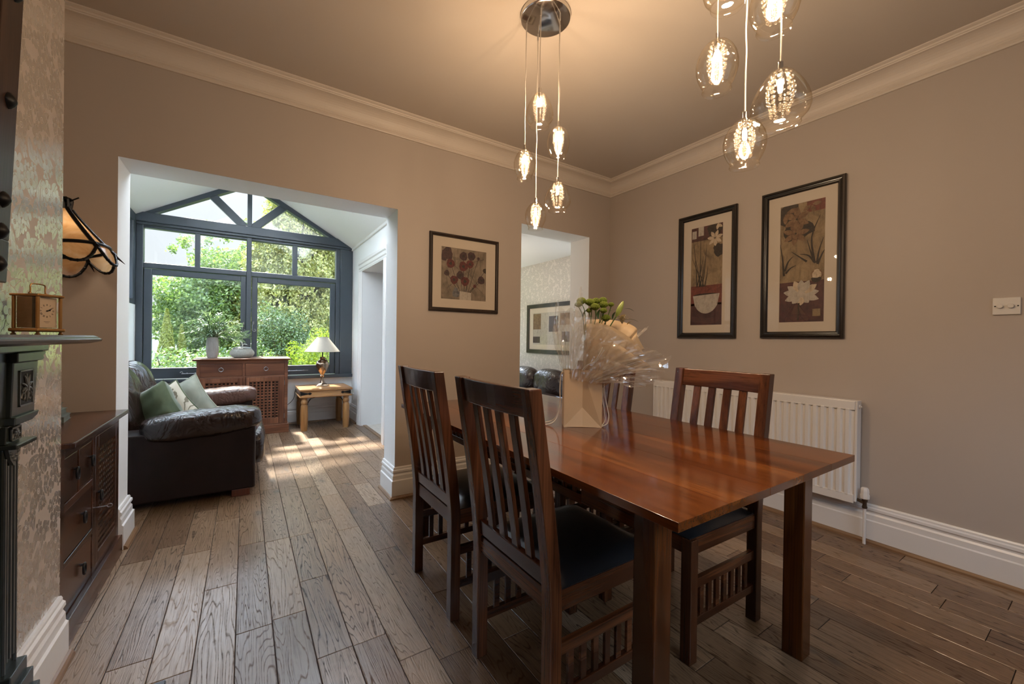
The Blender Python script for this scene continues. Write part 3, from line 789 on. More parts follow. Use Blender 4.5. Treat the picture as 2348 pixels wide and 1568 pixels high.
# ---------------------------------------------------------------- chairs: back at -x, seat towards +x
M['seat'] = plain('black_seat_leather', (0.010, 0.010, 0.011), 0.30, 0, 0.2, 30, 0.15)
POST = [(0, 0), (0, 0.20), (0, 0.40), (-0.003, 0.46), (-0.012, 0.55), (-0.030, 0.68), (-0.052, 0.82), (-0.070, 0.93), (-0.084, 1.02)]
def postx(z):
    for (a, za), (b, zb) in zip(POST[:-1], POST[1:]):
        if za <= z <= zb: return a+(b-a)*(z-za)/(zb-za)
    return POST[-1][0]
def make_chair(label):
    r = thing('dining_chair', label, 'chair', (0, 0, 0), 0, 'slat-back dining chairs')
    hw, s = 0.2275, 0.042
    for sg in (-1, 1):
        y0, y1 = (hw-s)*sg, hw*sg
        poly = [(x-s/2-0.22, z) for x, z in POST]+[(x+s/2-0.22, z) for x, z in reversed(POST)]
        mb = MB().prism(poly, min(y0, y1), max(y0, y1), 'Y')
        mb.build('back_post', M['chairZ'], r, bevel=0.003)
        mb = MB().box(0.199, 0.241, y0, y1, 0, 0.445)
        mb.build('front_leg', M['chairZ'], r, bevel=0.003)
        # side apron and slatted stretcher
        yy = (y0+y1)/2
        MB().box(-0.20, 0.20, yy-0.011, yy+0.011, 0.385, 0.445).build('side_rail', M['chairX'], r, bevel=0.002)
        mb = MB().box(-0.20, 0.20, yy-0.010, yy+0.010, 0.258, 0.292).box(-0.20, 0.20, yy-0.010, yy+0.010, 0.122, 0.152)
        for k in range(7):
            x = -0.20+0.4*(k+1)/8
            mb.box(x-0.011, x+0.011, yy-0.006, yy+0.006, 0.15, 0.26)
        mb.build('slatted_stretcher', M['chairX'], r, bevel=0.0015)
    def rail(z0, z1, tk, name, bow=0.0):
        mb = MB(); n = 8
        vs = []
        for k in range(n+1):
            y = -(hw-s)+2*(hw-s)*k/n
            bx = -bow*(1-(2*k/n-1)**2)
            for z, e in ((z0, -1), (z0, 1), (z1, 1), (z1, -1)):
                vs.append((postx(z)-0.22+e*tk/2+bx, y, z))
        fs = []
        for k in range(n):
            for j in range(4):
                j2 = (j+1) % 4
                fs.append((k*4+j, k*4+j2, (k+1)*4+j2, (k+1)*4+j))
        fs += [(3, 2, 1, 0), (n*4, n*4+1, n*4+2, n*4+3)]
        mb._add(vs, fs, False)
        return mb.build(name, M['chairY'], r, bevel=0.003)
    rail(0.936, 1.018, 0.024, 'top_rail', 0.012)
    rail(0.452, 0.505, 0.022, 'lower_back_rail')
    for k in range(4):
        y = (hw-s)*2*((k+1)/5)-(hw-s); w_ = 0.034
        zs = [0.50+0.44*i/8 for i in range(9)]
        bow = 0.010*(1-(2*(k+1)/5-1)**2)
        pl = [(postx(z)-0.22-0.007-bow*(z-0.5)/0.44, z) for z in zs]+[(postx(z)-0.22+0.007-bow*(z-0.5)/0.44, z) for z in reversed(zs)]
        MB().prism(pl, y-w_/2, y+w_/2, 'Y').build('back_slat', M['chairZ'], r, bevel=0.002)
    MB().box(0.208, 0.232, -0.19, 0.19, 0.385, 0.445).build('front_rail', M['chairY'], r, bevel=0.002)
    MB().box(-0.231, -0.209, -0.19, 0.19, 0.385, 0.445).build('rear_rail', M['chairY'], r, bevel=0.002)
    def seatfn(u, v):
        x = -0.195+0.43*u; y = -0.215+0.43*v
        e = min(1, 8*min(u, 1-u))*min(1, 8*min(v, 1-v))
        return (x, y, 0.447+0.030*e**0.5+0.006*math.sin(PI*u)*math.sin(PI*v))
    mb = MB().grid(seatfn, 19, 19)
    mb.box(-0.195, 0.235, -0.215, 0.215, 0.444, 0.448)
    mb.build('seat', M['seat'], r)
    return r
c0 = make_chair('slat-back wooden chair with its back to us, nearest the camera, left of the table')
c0.location = (0.948, 1.092, 0); MATS[c0.name] = Matrix.Translation(c0.location)
dup(c0, (0.948, 1.732, 0), 0, 'farther of the two slat-back chairs on the left of the table, beside the white pier')
dup(c0, (1.572, 1.068, 0), PI-0.02, 'slat-back wooden chair facing us across the table, in front of the radiator')
dup(c0, (1.575, 1.80, 0), PI, 'slat-back wooden chair behind the flower wrapping and paper bag')

# ---------------------------------------------------------------- gift bag and bouquet
BO = Vector((1.270, 1.348, TZ)); BA = math.radians(-35.79)
M['bag'] = plain('tan_paper_bag', (0.60, 0.42, 0.24), 0.42, 0, 0.06, 12, 0.03)
M['bag_in'] = plain('tan_paper_inside', (0.30, 0.20, 0.12), 0.6, 0, 0.06, 12)
bag = thing('gift_bag', 'tan paper gift bag standing on the dining table', 'bag', BO, BA)
mb = MB(); w_, dp, hh = 0.0872, 0.095, 0.264
apx = (0.0, 0.020, 0.090); mid0 = (0.0, 0.004, 0.0); midt = (0.0, 0.010, hh)
# front panel folded along its centre crease, with a triangular gusset at the foot
mb.face([(-w_, 0, 0), mid0, apx]); mb.face([mid0, (w_, 0, 0), apx])
mb.face([(-w_, 0, 0), apx, midt, (-w_, 0, hh)]); mb.face([(w_, 0, 0), (w_, 0, hh), midt, apx])
mb.face([(w_, 0, 0), (w_, dp, 0), (w_, dp, hh), (w_, 0, hh)])
mb.face([(-w_, dp, 0), (-w_, 0, 0), (-w_, 0, hh), (-w_, dp, hh)])
mb.face([(w_, dp, 0), (-w_, dp, 0), (-w_, dp, hh), (w_, dp, hh)])
mb.face([(-w_, 0, 0.002), (-w_, dp, 0.002), (w_, dp, 0.002), (w_, 0, 0.002)])
mb.build('bag_body', M['bag'], bag, solid=0.0012)
M['rope'] = plain('cream_rope', (0.62, 0.56, 0.46), 0.6, 0, 0.1, 60)
def smooth_path(pts, n=6):
    P = [Vector(p) for p in pts]; out = []
    for i in range(len(P)-1):
        p0 = P[max(i-1, 0)]; p1 = P[i]; p2 = P[i+1]; p3 = P[min(i+2, len(P)-1)]
        for k in range(n):
            t_ = k/n
            out.append(0.5*((2*p1)+(-p0+p2)*t_+(2*p0-5*p1+4*p2-p3)*t_*t_+(-p0+3*p1-3*p2+p3)*t_**3))
    out.append(P[-1]); return out
mb = MB()
mb.tube(smooth_path([(-0.089, 0.02, 0.252), (-0.100, 0.02, 0.245), (-0.106, 0.02, 0.175), (-0.104, 0.02, 0.11), (-0.120, 0.02, 0.036), (-0.155, 0.02, 0.008), (-0.21, 0.05, 0.004), (-0.26, 0.08, 0.004)]), 0.0026, 6)
mb.tube(smooth_path([(-0.089, 0.06, 0.250), (-0.098, 0.06, 0.235), (-0.101, 0.06, 0.16), (-0.102, 0.055, 0.09), (-0.125, 0.05, 0.03), (-0.17, 0.07, 0.006), (-0.22, 0.10, 0.004), (-0.265, 0.10, 0.005)]), 0.0026, 6)
mb.build('rope_handle', M['rope'], bag)
mb = MB()
mb.tube(smooth_path([(0.089, 0.02, 0.250), (0.098, 0.02, 0.235), (0.102, 0.02, 0.16), (0.118, 0.02, 0.08), (0.123, 0.02, 0.05), (0.115, 0.015, 0.018), (0.089, 0.01, 0.005)]), 0.0026, 6)
mb.tube(smooth_path([(0.089, 0.06, 0.250), (0.096, 0.06, 0.22), (0.100, 0.06, 0.14), (0.108, 0.05, 0.07), (0.110, 0.04, 0.03), (0.095, 0.03, 0.006)]), 0.0026, 6)
mb.build('rope_handle', M['rope'], bag)

bq = thing('flower_bouquet', 'bouquet of green button flowers and lilies in brown paper and cellophane', 'bouquet', BO+Vector((0, 0, 0.004)), BA)
M['kraft'] = plain('kraft_wrap', (0.40, 0.295, 0.185), 0.55, 0, 0.12, 10, 0.05)
M['cello'] = thin_glass('cellophane', (0.97, 0.96, 0.945), 0.05, 1.5, 0.25, 0.13, (0.82, 0.80, 0.77), base=0.05)
rr = random.Random(4)
def sheet(pts_lo, pts_hi, wav, nu=26, nv=12, ph=0.0, curve=0.03, jag=0.0):
    """ruled sheet between a gathered lower edge and a flared upper edge, with folds that grow outwards"""
    lo = smooth_path(pts_lo, 6); hi = smooth_path(pts_hi, 6)
    def at_(P, u):
        k = u*(len(P)-1); i = min(int(k), len(P)-2); return P[i].lerp(P[i+1], k-i)
    def fn(u, v):
        p = at_(lo, u).lerp(at_(hi, u), v)
        n_ = wav*v*(math.sin(u*23+ph+v*3)+0.6*math.sin(u*41+ph*2-v*5))
        return (p.x+0.3*n_+jag*v*v*math.sin(u*57+ph), p.y+n_-curve*math.sin(PI*v)*0.5, p.z+curve*math.sin(PI*v)+jag*v*v*math.cos(u*71+ph*3))
    return MB().grid(fn, nu, nv)
# kraft: broad cone leaning to the right
sheet([(0.0, 0.045, 0.16), (0.03, 0.03, 0.16), (0.06, 0.03, 0.17), (0.08, 0.05, 0.17)],
      [(0.015, 0.060, 0.475), (0.085, 0.030, 0.480), (0.18, 0.035, 0.440), (0.255, 0.05, 0.385), (0.300, 0.075, 0.335)], 0.004, 34, 12, 0.4, 0.02).build('kraft_paper', M['kraft'], bq, solid=0.0008)
sheet([(0.0, 0.07, 0.14), (0.04, 0.085, 0.14), (0.075, 0.06, 0.17)],
      [(0.02, 0.12, 0.50), (0.12, 0.15, 0.505), (0.21, 0.13, 0.492), (0.262, 0.09, 0.462), (0.262, 0.07, 0.425), (0.297, 0.07, 0.360)], 0.005, 30, 10, 1.4, 0.02).build('kraft_paper', M['kraft'], bq, solid=0.0008)
sheet([(0.045, 0.025, 0.19), (0.065, 0.02, 0.18), (0.082, 0.03, 0.17)],
      [(0.14, 0.010, 0.395), (0.19, -0.005, 0.362), (0.24, -0.005, 0.325), (0.290, 0.005, 0.300), (0.314, 0.01, 0.280)], 0.004, 26, 10, 2.2, 0.02).build('kraft_paper', M['kraft'], bq, solid=0.0008)
# cellophane sheets
cel = [([(-0.08, 0.03, 0.20), (-0.05, 0.01, 0.20), (0.0, 0.01, 0.21)], [(-0.133, 0.03, 0.36), (-0.138, 0.02, 0.50), (-0.125, 0.01, 0.585), (-0.09, 0.0, 0.515), (-0.06, -0.01, 0.50), (-0.045, 0.0, 0.56), (-0.014, 0.005, 0.655), (0.0, 0.01, 0.525), (0.04, 0.0, 0.50)], 0.006, 0.1),
       ([(-0.06, 0.0, 0.22), (0.0, -0.005, 0.21), (0.06, 0.0, 0.22)], [(-0.06, -0.015, 0.50), (0.02, -0.03, 0.505), (0.10, -0.045, 0.455), (0.20, -0.05, 0.395), (0.28, -0.03, 0.37), (0.345, -0.02, 0.345), (0.365, -0.01, 0.325)], 0.007, 1.0),
       ([(0.02, -0.005, 0.20), (0.06, -0.01, 0.21), (0.085, 0.0, 0.22)], [(0.06, -0.03, 0.35), (0.14, -0.06, 0.30), (0.22, -0.07, 0.285), (0.30, -0.06, 0.275), (0.355, -0.04, 0.265), (0.392, -0.02, 0.335)], 0.008, 2.0),
       ([(0.05, -0.01, 0.20), (0.085, 0.0, 0.205), (0.09, 0.04, 0.215)], [(0.14, -0.06, 0.235), (0.20, -0.05, 0.195), (0.27, -0.03, 0.195), (0.31, 0.0, 0.205), (0.355, 0.02, 0.235), (0.372, 0.02, 0.205)], 0.009, 3.0),
       ([(-0.07, 0.06, 0.20), (0.0, 0.09, 0.2), (0.07, 0.07, 0.21)], [(-0.13, 0.10, 0.46), (-0.05, 0.14, 0.56), (0.06, 0.17, 0.50), (0.18, 0.18, 0.49), (0.30, 0.14, 0.455), (0.330, 0.12, 0.475)], 0.007, 4.0)]
for lo, hi, wv, ph in cel:
    cmb = sheet(lo, hi, wv, 30, 8, ph, 0.015, 0.004); jr_ = random.Random(int(ph*10))
    cmb.v = [(x+jr_.uniform(-0.005, 0.005), y+jr_.uniform(-0.008, 0.008), z+jr_.uniform(-0.005, 0.005)) for x, y, z in cmb.v]
    tri_ = []
    for f in cmb.f: tri_ += [(f[0], f[1], f[2]), (f[0], f[2], f[3])]
    cmb.f = tri_; cmb.sm = [False]*len(tri_); cmb.mi = [0]*len(tri_)
    cmb.build('cellophane_wrap', M['cello'], bq)
M['stem'] = plain('flower_stem', (0.065, 0.12, 0.03), 0.5, 0, 0.2, 40)
M['bloom'] = plain('green_bloom', (0.15, 0.20, 0.018), 0.55, 0, 0.5, 120)
M['bloom_c'] = plain('cream_bloom', (0.75, 0.66, 0.45), 0.5, 0, 0.1, 50)
M['leaf_d'] = plain('dark_leaf', (0.035, 0.07, 0.022), 0.4, 0, 0.25, 40)
M['bud'] = plain('lily_bud', (0.26, 0.33, 0.08), 0.4, 0, 0.3, 30)
heads = [(-0.024, 0.03, 0.566, 0.017), (-0.008, 0.05, 0.584, 0.022), (0.034, 0.06, 0.579, 0.022), (0.066, 0.08, 0.587, 0.020), (0.100, 0.09, 0.592, 0.020), (0.100, 0.07, 0.569, 0.022), (0.055, 0.04, 0.556, 0.022), (0.097, 0.05, 0.540, 0.017), (0.138, 0.08, 0.572, 0.014), (0.029, 0.05, 0.540, 0.014), (0.110, 0.06, 0.505, 0.022)]
for (x, y, z, r) in heads:
    mb = MB(); n = 120
    for k in range(n):                      # close-packed short petals in a spiral
        e = math.acos(1-1.25*(k+0.5)/n); a = k*2.39996
        c_ = (x+r*0.92*math.sin(e)*math.cos(a), y+r*0.92*math.sin(e)*math.sin(a), z+r*0.76*math.cos(e))
        mb.ball(c_, r*rr.uniform(0.11, 0.17), 5, 4, (1, 1, 0.9))
    mb.ball((x, y, z), r*0.9, 14, 8, (1, 1, 0.78))
    hd = mb.build('flower_head', M['bloom'], bq)
    MB().tube(smooth_path([(x, y, z-r*0.5), (x*0.8+0.015, y, z-0.05), (x*0.45+0.02, 0.05, 0.42), (0.02, 0.05, 0.20)]), 0.0022, 6).build('flower_stem', M['stem'], bq)
def leaf(mb, a, b, w, up=(0, 0, 1), bend=0.15, n=8, fold=0.2):
    a = Vector(a); b = Vector(b); d = b-a; L = d.length; t_ = d.normalized(); s_ = t_.cross(Vector(up))
    s_ = s_.normalized() if s_.length > 1e-4 else t_.orthogonal().normalized(); u2 = s_.cross(t_)
    vs = []; fs = []
    for i in range(n+1):
        v = i/n; ww = w*math.sin(PI*min(1, v*0.97+0.02))**0.75*(1-0.3*v); c_ = a+d*v+u2*(bend*L*4*v*(1-v))
        vs += [c_-s_*ww+u2*ww*fold, c_, c_+s_*ww+u2*ww*fold]
    for i in range(n):
        for j in range(2): fs.append((i*3+j, i*3+j+1, i*3+j+4, i*3+j+3))
    mb._add(vs, fs, True)
mb = MB(); p0, p1 = Vector((0.156, 0.05, 0.512)), Vector((0.190, 0.05, 0.588)); dv = p1-p0
mb.T = Matrix.Translation(p0) @ Vector((0, 0, 1)).rotation_difference(dv).to_matrix().to_4x4()
mb.lathe([(0.003, 0), (0.009, 0.012), (0.013, 0.03), (0.0125, 0.05), (0.009, 0.067), (0.004, 0.079), (0.0, 0.083)], 12)
mb.build('lily_bud', M['bud'], bq)
MB().tube([(0.156, 0.05, 0.513), (0.13, 0.05, 0.47), (0.06, 0.05, 0.30)], 0.003, 6).build('flower_stem', M['stem'], bq)
for a, b, w in (((0.187, 0.055, 0.547), (0.243, 0.06, 0.539), 0.007), ((0.166, 0.03, 0.487), (0.255, 0.02, 0.487), 0.010), ((0.12, 0.04, 0.53), (0.155, 0.05, 0.545), 0.006), ((0.0, 0.03, 0.505), (0.02, 0.02, 0.545), 0.010), ((0.07, 0.03, 0.50), (0.075, 0.02, 0.545), 0.010), ((0.14, 0.05, 0.50), (0.15, 0.03, 0.535), 0.007), ((0.095, 0.02, 0.47), (0.13, 0.01, 0.50), 0.014)):
    mb = MB(); leaf(mb, a, b, w); mb.build('leaf', M['leaf_d'], bq)
mb = MB()
for k in range(9):
    a = k*0.7; leaf(mb, (0.185, 0.05, 0.480), (0.185+0.035*math.cos(a), 0.05+0.035*math.sin(a), 0.512+0.012*math.sin(k*2.1)), 0.013, (0, 0, 1), 0.3)
mb.build('lily_bloom', M['bloom_c'], bq)
mb = MB(); leaf(mb, (0.205, 0.035, 0.475), (0.225, 0.02, 0.487), 0.009); mb.build('lily_bud', plain('yellow_bud', (0.6, 0.42, 0.05), 0.5), bq)
bag.scale = bq.scale = (0.97, 0.97, 0.97)
M['ribbon'] = plain('white_ribbon', (0.75, 0.74, 0.72), 0.35)
MB().tube(smooth_path([(-0.006, -0.012, 0.262), (0.012, -0.02, 0.285), (0.045, -0.035, 0.305), (0.062, -0.045, 0.335), (0.078, -0.05, 0.370)]), 0.0032, 6, flat=0.4).tube(smooth_path([(0.002, -0.012, 0.262), (0.02, -0.022, 0.287), (0.05, -0.038, 0.302), (0.068, -0.046, 0.33), (0.086, -0.05, 0.358)]), 0.0028, 6, flat=0.4).build('ribbon', M['ribbon'], bq)

# ---------------------------------------------------------------- radiator
M['rad'] = plain('white_radiator_enamel', (0.73, 0.70, 0.67), 0.25, 0, 0.02, 10)
RY0, RY1, RZb, RZt, RXf = 0.872, 2.290, 0.222, 0.822, 2.980
rad = thing('radiator', 'white ribbed panel radiator on the right wall', 'radiator', (3.03, (RY0+RY1)/2, RZb))
mb = MB(); xb = RXf+0.012
mb.box(xb, xb+0.004, RY0+0.012, RY1-0.012, RZb, RZt)
mb.box(RXf+0.002, xb, RY0+0.012, RY1-0.012, RZt-0.055, RZt-0.004).box(RXf+0.002, xb, RY0+0.012, RY1-0.012, RZb, RZb+0.05)
n = 33; pt = (RY1-RY0-0.05)/n
for k in range(n):
    y = RY0+0.025+pt*k
    poly = [(xb, y+0.004), (RXf, y+0.011), (RXf, y+pt-0.011), (xb, y+pt-0.004)]
    z0, z1 = RZb+0.045, RZt-0.05
    b_ = [(xb, y+0.004, z0-0.012), (xb, y+pt-0.004, z0-0.012), (xb, y+pt-0.004, z1+0.012), (xb, y+0.004, z1+0.012)]
    f_q = [(RXf, y+0.012, z0), (RXf, y+pt-0.012, z0), (RXf, y+pt-0.012, z1), (RXf, y+0.012, z1)]
    mb._add(b_+f_q, [(4, 7, 6, 5), (0, 4, 5, 1), (1, 5, 6, 2), (2, 6, 7, 3), (3, 7, 4, 0)])
mb.build('front_panel', M['rad'], rad, world=True, bevel=0.002)
MB().box(RXf+0.006, 3.05, RY0, RY0+0.012, RZb+0.01, RZt-0.003).build('side_cover', M['rad'], rad, world=True, bevel=0.003)
MB().box(RXf+0.006, 3.05, RY1-0.012, RY1, RZb+0.01, RZt-0.003).build('side_cover', M['rad'], rad, world=True, bevel=0.003)
mb = MB().box(RXf+0.004, 3.05, RY0, RY1, RZt-0.006, RZt)
mb.build('top_grille', M['rad'], rad, world=True, bevel=0.002)
MB().box(3.035, 3.05, RY0+0.01, RY1-0.01, RZb, RZt-0.01).build('rear_panel', M['rad'], rad, world=True)
mb = MB().box(3.045, W-0.0015, RY0+0.2, RY0+0.24, RZb+0.05, RZt-0.05).box(3.045, W-0.0015, RY1-0.24, RY1-0.2, RZb+0.05, RZt-0.05)
mb.build('wall_bracket', M['rad'], rad, world=True)
mb = MB(); mb.T = Matrix.Translation((3.015, RY0, RZt-0.035)) @ Matrix.Rotation(PI/2, 4, 'X')
mb.lathe([(0.0, 0.0), (0.011, 0.0), (0.011, 0.006), (0.004, 0.006), (0.004, 0.012), (0.0, 0.012)], 12)
mb.build('bleed_plug', M['rad'], rad, world=True)

vx, vy = 3.008, 0.838
mb = MB().lathe([(0.008, 0.0), (0.008, 0.215)], 12, (vx, vy, 0.0))
mb.build('pipe', M['rad'], rad, world=True)
M['chrome'] = plain('chrome', (0.62, 0.60, 0.58), 0.12, 1.0, 0.05, 10)
M['dkbrass'] = plain('dull_valve_metal', (0.10, 0.07, 0.05), 0.35, 0.8)
mb = MB().lathe([(0.012, 0.205), (0.013, 0.212), (0.010, 0.222), (0.010, 0.240), (0.014, 0.246), (0.014, 0.262)], 12, (vx, vy, 0))
mb.tube([(vx, vy, 0.235), (vx, RY0+0.005, 0.245)], 0.009, 10)
mb.build('valve_body', M['dkbrass'], rad, world=True)
mb = MB().lathe([(0.014, 0.258), (0.021, 0.262), (0.022, 0.285), (0.019, 0.292), (0.020, 0.300), (0.018, 0.318), (0.012, 0.325), (0, 0.326)], 16, (vx, vy, 0), rfn=lambda a, t_: 1+0.05*math.cos(8*a))
mb.build('thermostat_head', M['rad'], rad, world=True)

# ---------------------------------------------------------------- light switch
sw = thing('dimmer_switch', 'white double dimmer switch plate on the right wall', 'switch', (W, 0.3335, 1.3465))
M['plate'] = plain('white_plastic', (0.66, 0.62, 0.57), 0.3, 0, 0.02, 10)
MB().box(W-0.010, W, 0.2895, 0.3775, 1.305, 1.388).build('plate', M['plate'], sw, world=True, bevel=0.003)
for y in (0.353, 0.319):
    mb = MB(); mb.T = Matrix.Translation((W-0.010, y, 1.3465)) @ Matrix.Rotation(-PI/2, 4, 'Y')
    mb.lathe([(0.0105, 0), (0.0105, 0.009), (0.0095, 0.011), (0, 0.011)], 20)
    k_ = mb.build('knob', M['plate'], sw, world=True)
for y in (0.369, 0.298):
    mb = MB(); mb.T = Matrix.Translation((W-0.010, y, 1.3465)) @ Matrix.Rotation(-PI/2, 4, 'Y')
    mb.lathe([(0.0032, 0), (0.003, 0.001), (0, 0.0015)], 10)
    mb.build('screw', M['iron'], sw, world=True)

# ---------------------------------------------------------------- framed prints
M['frame_dk'] = wood('dark_frame_wood', (0.008, 0.006, 0.005), (0.016, 0.011, 0.009), (0.03, 0.02, 0.014), 'Z', 0.25, 1, 0.3)
M['frame_br'] = wood('brown_frame_wood', (0.014, 0.008, 0.006), (0.028, 0.015, 0.010), (0.05, 0.028, 0.018), 'Z', 0.3, 1, 0.2)
M['mat_board'] = plain('cream_mount', (0.58, 0.50, 0.41), 0.7, 0, 0.03, 8)
M['pic_glass'] = thin_glass('picture_glass', (0.98, 0.98, 0.97), 0.01, 0.9)
def canvas(name, a, b, c_, sc=9, rough=0.6):
    mt, g, out = mat_new(name); o = g.obj()
    n1 = g.noise(o, sc, 6, 0.65, 0.8); n2 = g.noise(g.v('MULTIPLY', o, (40, 40, 8)), 1.5, 4, 0.7)
    col = g.ramp(n1, [(0.28, a), (0.5, b), (0.72, c_)])
    col = g.mix(g.m('MULTIPLY', g.m('SUBTRACT', n2, 0.5, clamp=True), 2.2, clamp=True), col, tuple(x*0.35 for x in a))
    pbsdf(g, out, col, rough); return mt
M['cv_tan'] = canvas('tan_print_ground', (0.12, 0.08, 0.045), (0.26, 0.18, 0.10), (0.36, 0.26, 0.15))
M['cv_plum'] = canvas('plum_print_ground', (0.035, 0.014, 0.016), (0.075, 0.026, 0.026), (0.13, 0.05, 0.04))
M['cv_grey'] = canvas('grey_tan_print_ground', (0.11, 0.085, 0.06), (0.22, 0.17, 0.125), (0.30, 0.24, 0.18))
M['p_red'] = canvas('print_red', (0.04, 0.008, 0.008), (0.10, 0.018, 0.016), (0.19, 0.035, 0.028), 60)
M['p_plum'] = canvas('print_dark_bloom', (0.022, 0.012, 0.014), (0.05, 0.022, 0.024), (0.09, 0.04, 0.035), 60)
M['p_dark'] = canvas('print_stem', (0.012, 0.009, 0.007), (0.03, 0.02, 0.014), (0.05, 0.034, 0.02), 60)
M['p_pale'] = canvas('print_pale_petal', (0.36, 0.27, 0.18), (0.52, 0.41, 0.29), (0.62, 0.52, 0.39), 30)
M['p_brown'] = canvas('print_brown_petal', (0.10, 0.05, 0.025), (0.19, 0.105, 0.055), (0.27, 0.17, 0.09), 40)
M['p_blue'] = canvas('print_grey_blue', (0.05, 0.05, 0.06), (0.13, 0.13, 0.14), (0.22, 0.21, 0.20), 40)
M['p_white'] = canvas('print_chalk', (0.36, 0.31, 0.26), (0.44, 0.39, 0.33), (0.5, 0.44, 0.38), 40)
M['p_rust'] = canvas('print_rust', (0.09, 0.02, 0.014), (0.16, 0.04, 0.026), (0.22, 0.06, 0.04), 30)
ART = ['cv_tan', 'cv_plum', 'cv_grey', 'p_red', 'p_plum', 'p_dark', 'p_pale', 'p_brown', 'p_blue', 'p_white', 'p_rust']
AI = {k: i for i, k in enumerate(ART)}
def wallT(face, c_):
    """local u right, w up, n out of the wall"""
    m4 = Matrix.Identity(4)
    cols = {'back': ((1, 0, 0), (0, 0, 1), (0, -1, 0)), 'right': ((0, -1, 0), (0, 0, 1), (-1, 0, 0))}[face]
    for j, cc in enumerate(cols):
        for i in range(3): m4[i][j] = cc[i]
    return Matrix.Translation(c_) @ m4
def ring(mb, w, h, prof):
    """mitred frame: profile of (inset, height)"""
    vs = []
    for ins, ht in prof:
        a, b = w/2-ins, h/2-ins
        vs += [(-a, -b, ht), (a, -b, ht), (a, b, ht), (-a, b, ht)]
    fs = []
    for i in range(len(prof)-1):
        for j in range(4):
            j2 = (j+1) % 4
            fs.append((i*4+j, i*4+j2, (i+1)*4+j2, (i+1)*4+j))
    mb._add(vs, fs)
def picture(name, label, face, c_, w, h, prof, fmat, art_rect, artfn, ground, inner):
    r = thing(name, label, 'picture', c_)
    Tm = wallT(face, c_)
    mb = MB(); mb.T = Tm; ring(mb, w, h, prof); mb.build('frame', fmat, r, world=True)
    iw, ih = w-2*inner, h-2*inner
    mb = MB(); mb.T = Tm
    u0, u1, w0, w1_ = art_rect
    a, b = iw/2+0.004, ih/2+0.004; d_ = 0.008
    for q in ([-a, u0, -b, b], [u1, a, -b, b], [u0, u1, -b, w0], [u0, u1, w1_, b]):
        mb.face([(q[0], q[2], d_), (q[1], q[2], d_), (q[1], q[3], d_), (q[0], q[3], d_)])
    mb.build('mount', M['mat_board'], r, world=True)
    mb = MB(); mb.T = Tm
    mb.face([(u0-0.002, w0-0.002, 0.005), (u1+0.002, w0-0.002, 0.005), (u1+0.002, w1_+0.002, 0.005), (u0-0.002, w1_+0.002, 0.005)], mi=AI[ground])
    artfn(mb, u0, u1, w0, w1_)
    mb.build('art_print', [M[k] for k in ART], r, world=True)
    mb = MB(); mb.T = Tm
    mb.face([(-a, -b, 0.0125), (a, -b, 0.0125), (a, b, 0.0125), (-a, b, 0.0125)])
    mb.build('glass', M['pic_glass'], r, world=True)
    return r
LAY = [0]
def blob(mb, cx, cy, rx, ry, k, n=18, wob=0.12, rot=0.0, seed=0, clip=None):
    LAY[0] += 1; z = 0.0051+0.00002*(LAY[0] % 120)
    q = random.Random(seed*31+7); ph = q.random()*6
    pts = []
    for i in range(n):
        a = 2*PI*i/n; s_ = 1+wob*math.sin(3*a+ph)+wob*0.6*math.sin(7*a+ph*2)
        x, y = rx*s_*math.cos(a), ry*s_*math.sin(a)
        X, Y = cx+x*math.cos(rot)-y*math.sin(rot), cy+x*math.sin(rot)+y*math.cos(rot)
        if clip: X = min(max(X, clip[0]), clip[1]); Y = min(max(Y, clip[2]), clip[3])
        pts.append((X, Y, z))
    mb.face(pts, mi=AI[k])
def stroke(mb, pts, w, k, taper=True):
    LAY[0] += 1; z = 0.0051+0.00002*(LAY[0] % 120)
    P = [Vector((p[0], p[1])) for p in pts]
    P = [Vector((q.x, q.y)) for q in smooth_path([(p.x, p.y, 0) for p in P], 5)]
    n = len(P)
    L = []; R_ = []
    for i, p in enumerate(P):
        t_ = (P[min(i+1, n-1)]-P[max(i-1, 0)]).normalized(); nn = Vector((-t_.y, t_.x))
        ww = w*(1-0.85*i/(n-1)) if taper else w
        L.append(p+nn*ww); R_.append(p-nn*ww)
    for i in range(n-1):
        mb.face([(L[i].x, L[i].y, z), (R_[i].x, R_[i].y, z), (R_[i+1].x, R_[i+1].y, z), (L[i+1].x, L[i+1].y, z)][::-1] if False else [(R_[i].x, R_[i].y, z), (R_[i+1].x, R_[i+1].y, z), (L[i+1].x, L[i+1].y, z), (L[i].x, L[i].y, z)], mi=AI[k])
def petal(mb, cx, cy, a, L, w, k, base=0.0):
    LAY[0] += 1; z = 0.0051+0.00002*(LAY[0] % 120)
    ca, sa = math.cos(a), math.sin(a); pts = []
    prof = [(0, 0.12), (0.25, 0.7), (0.5, 1.0), (0.75, 0.72), (0.92, 0.28), (1, 0)]
    up = [(base+L*t_, w*q) for t_, q in prof]; dn = [(base+L*t_, -w*q) for t_, q in reversed(prof[:-1])]
    for x, y in dn[::-1][:0]+up[::-1]+[(x, y) for x, y in dn[::-1]]:
        pts.append((cx+x*ca-y*sa, cy+x*sa+y*ca, z))
    mb.face(pts, mi=AI[k])
FP1 = [(0.0, 0.0), (0.0, 0.018), (0.004, 0.022), (0.014, 0.022), (0.020, 0.018), (0.024, 0.018), (0.027, 0.012), (0.027, 0.004)]
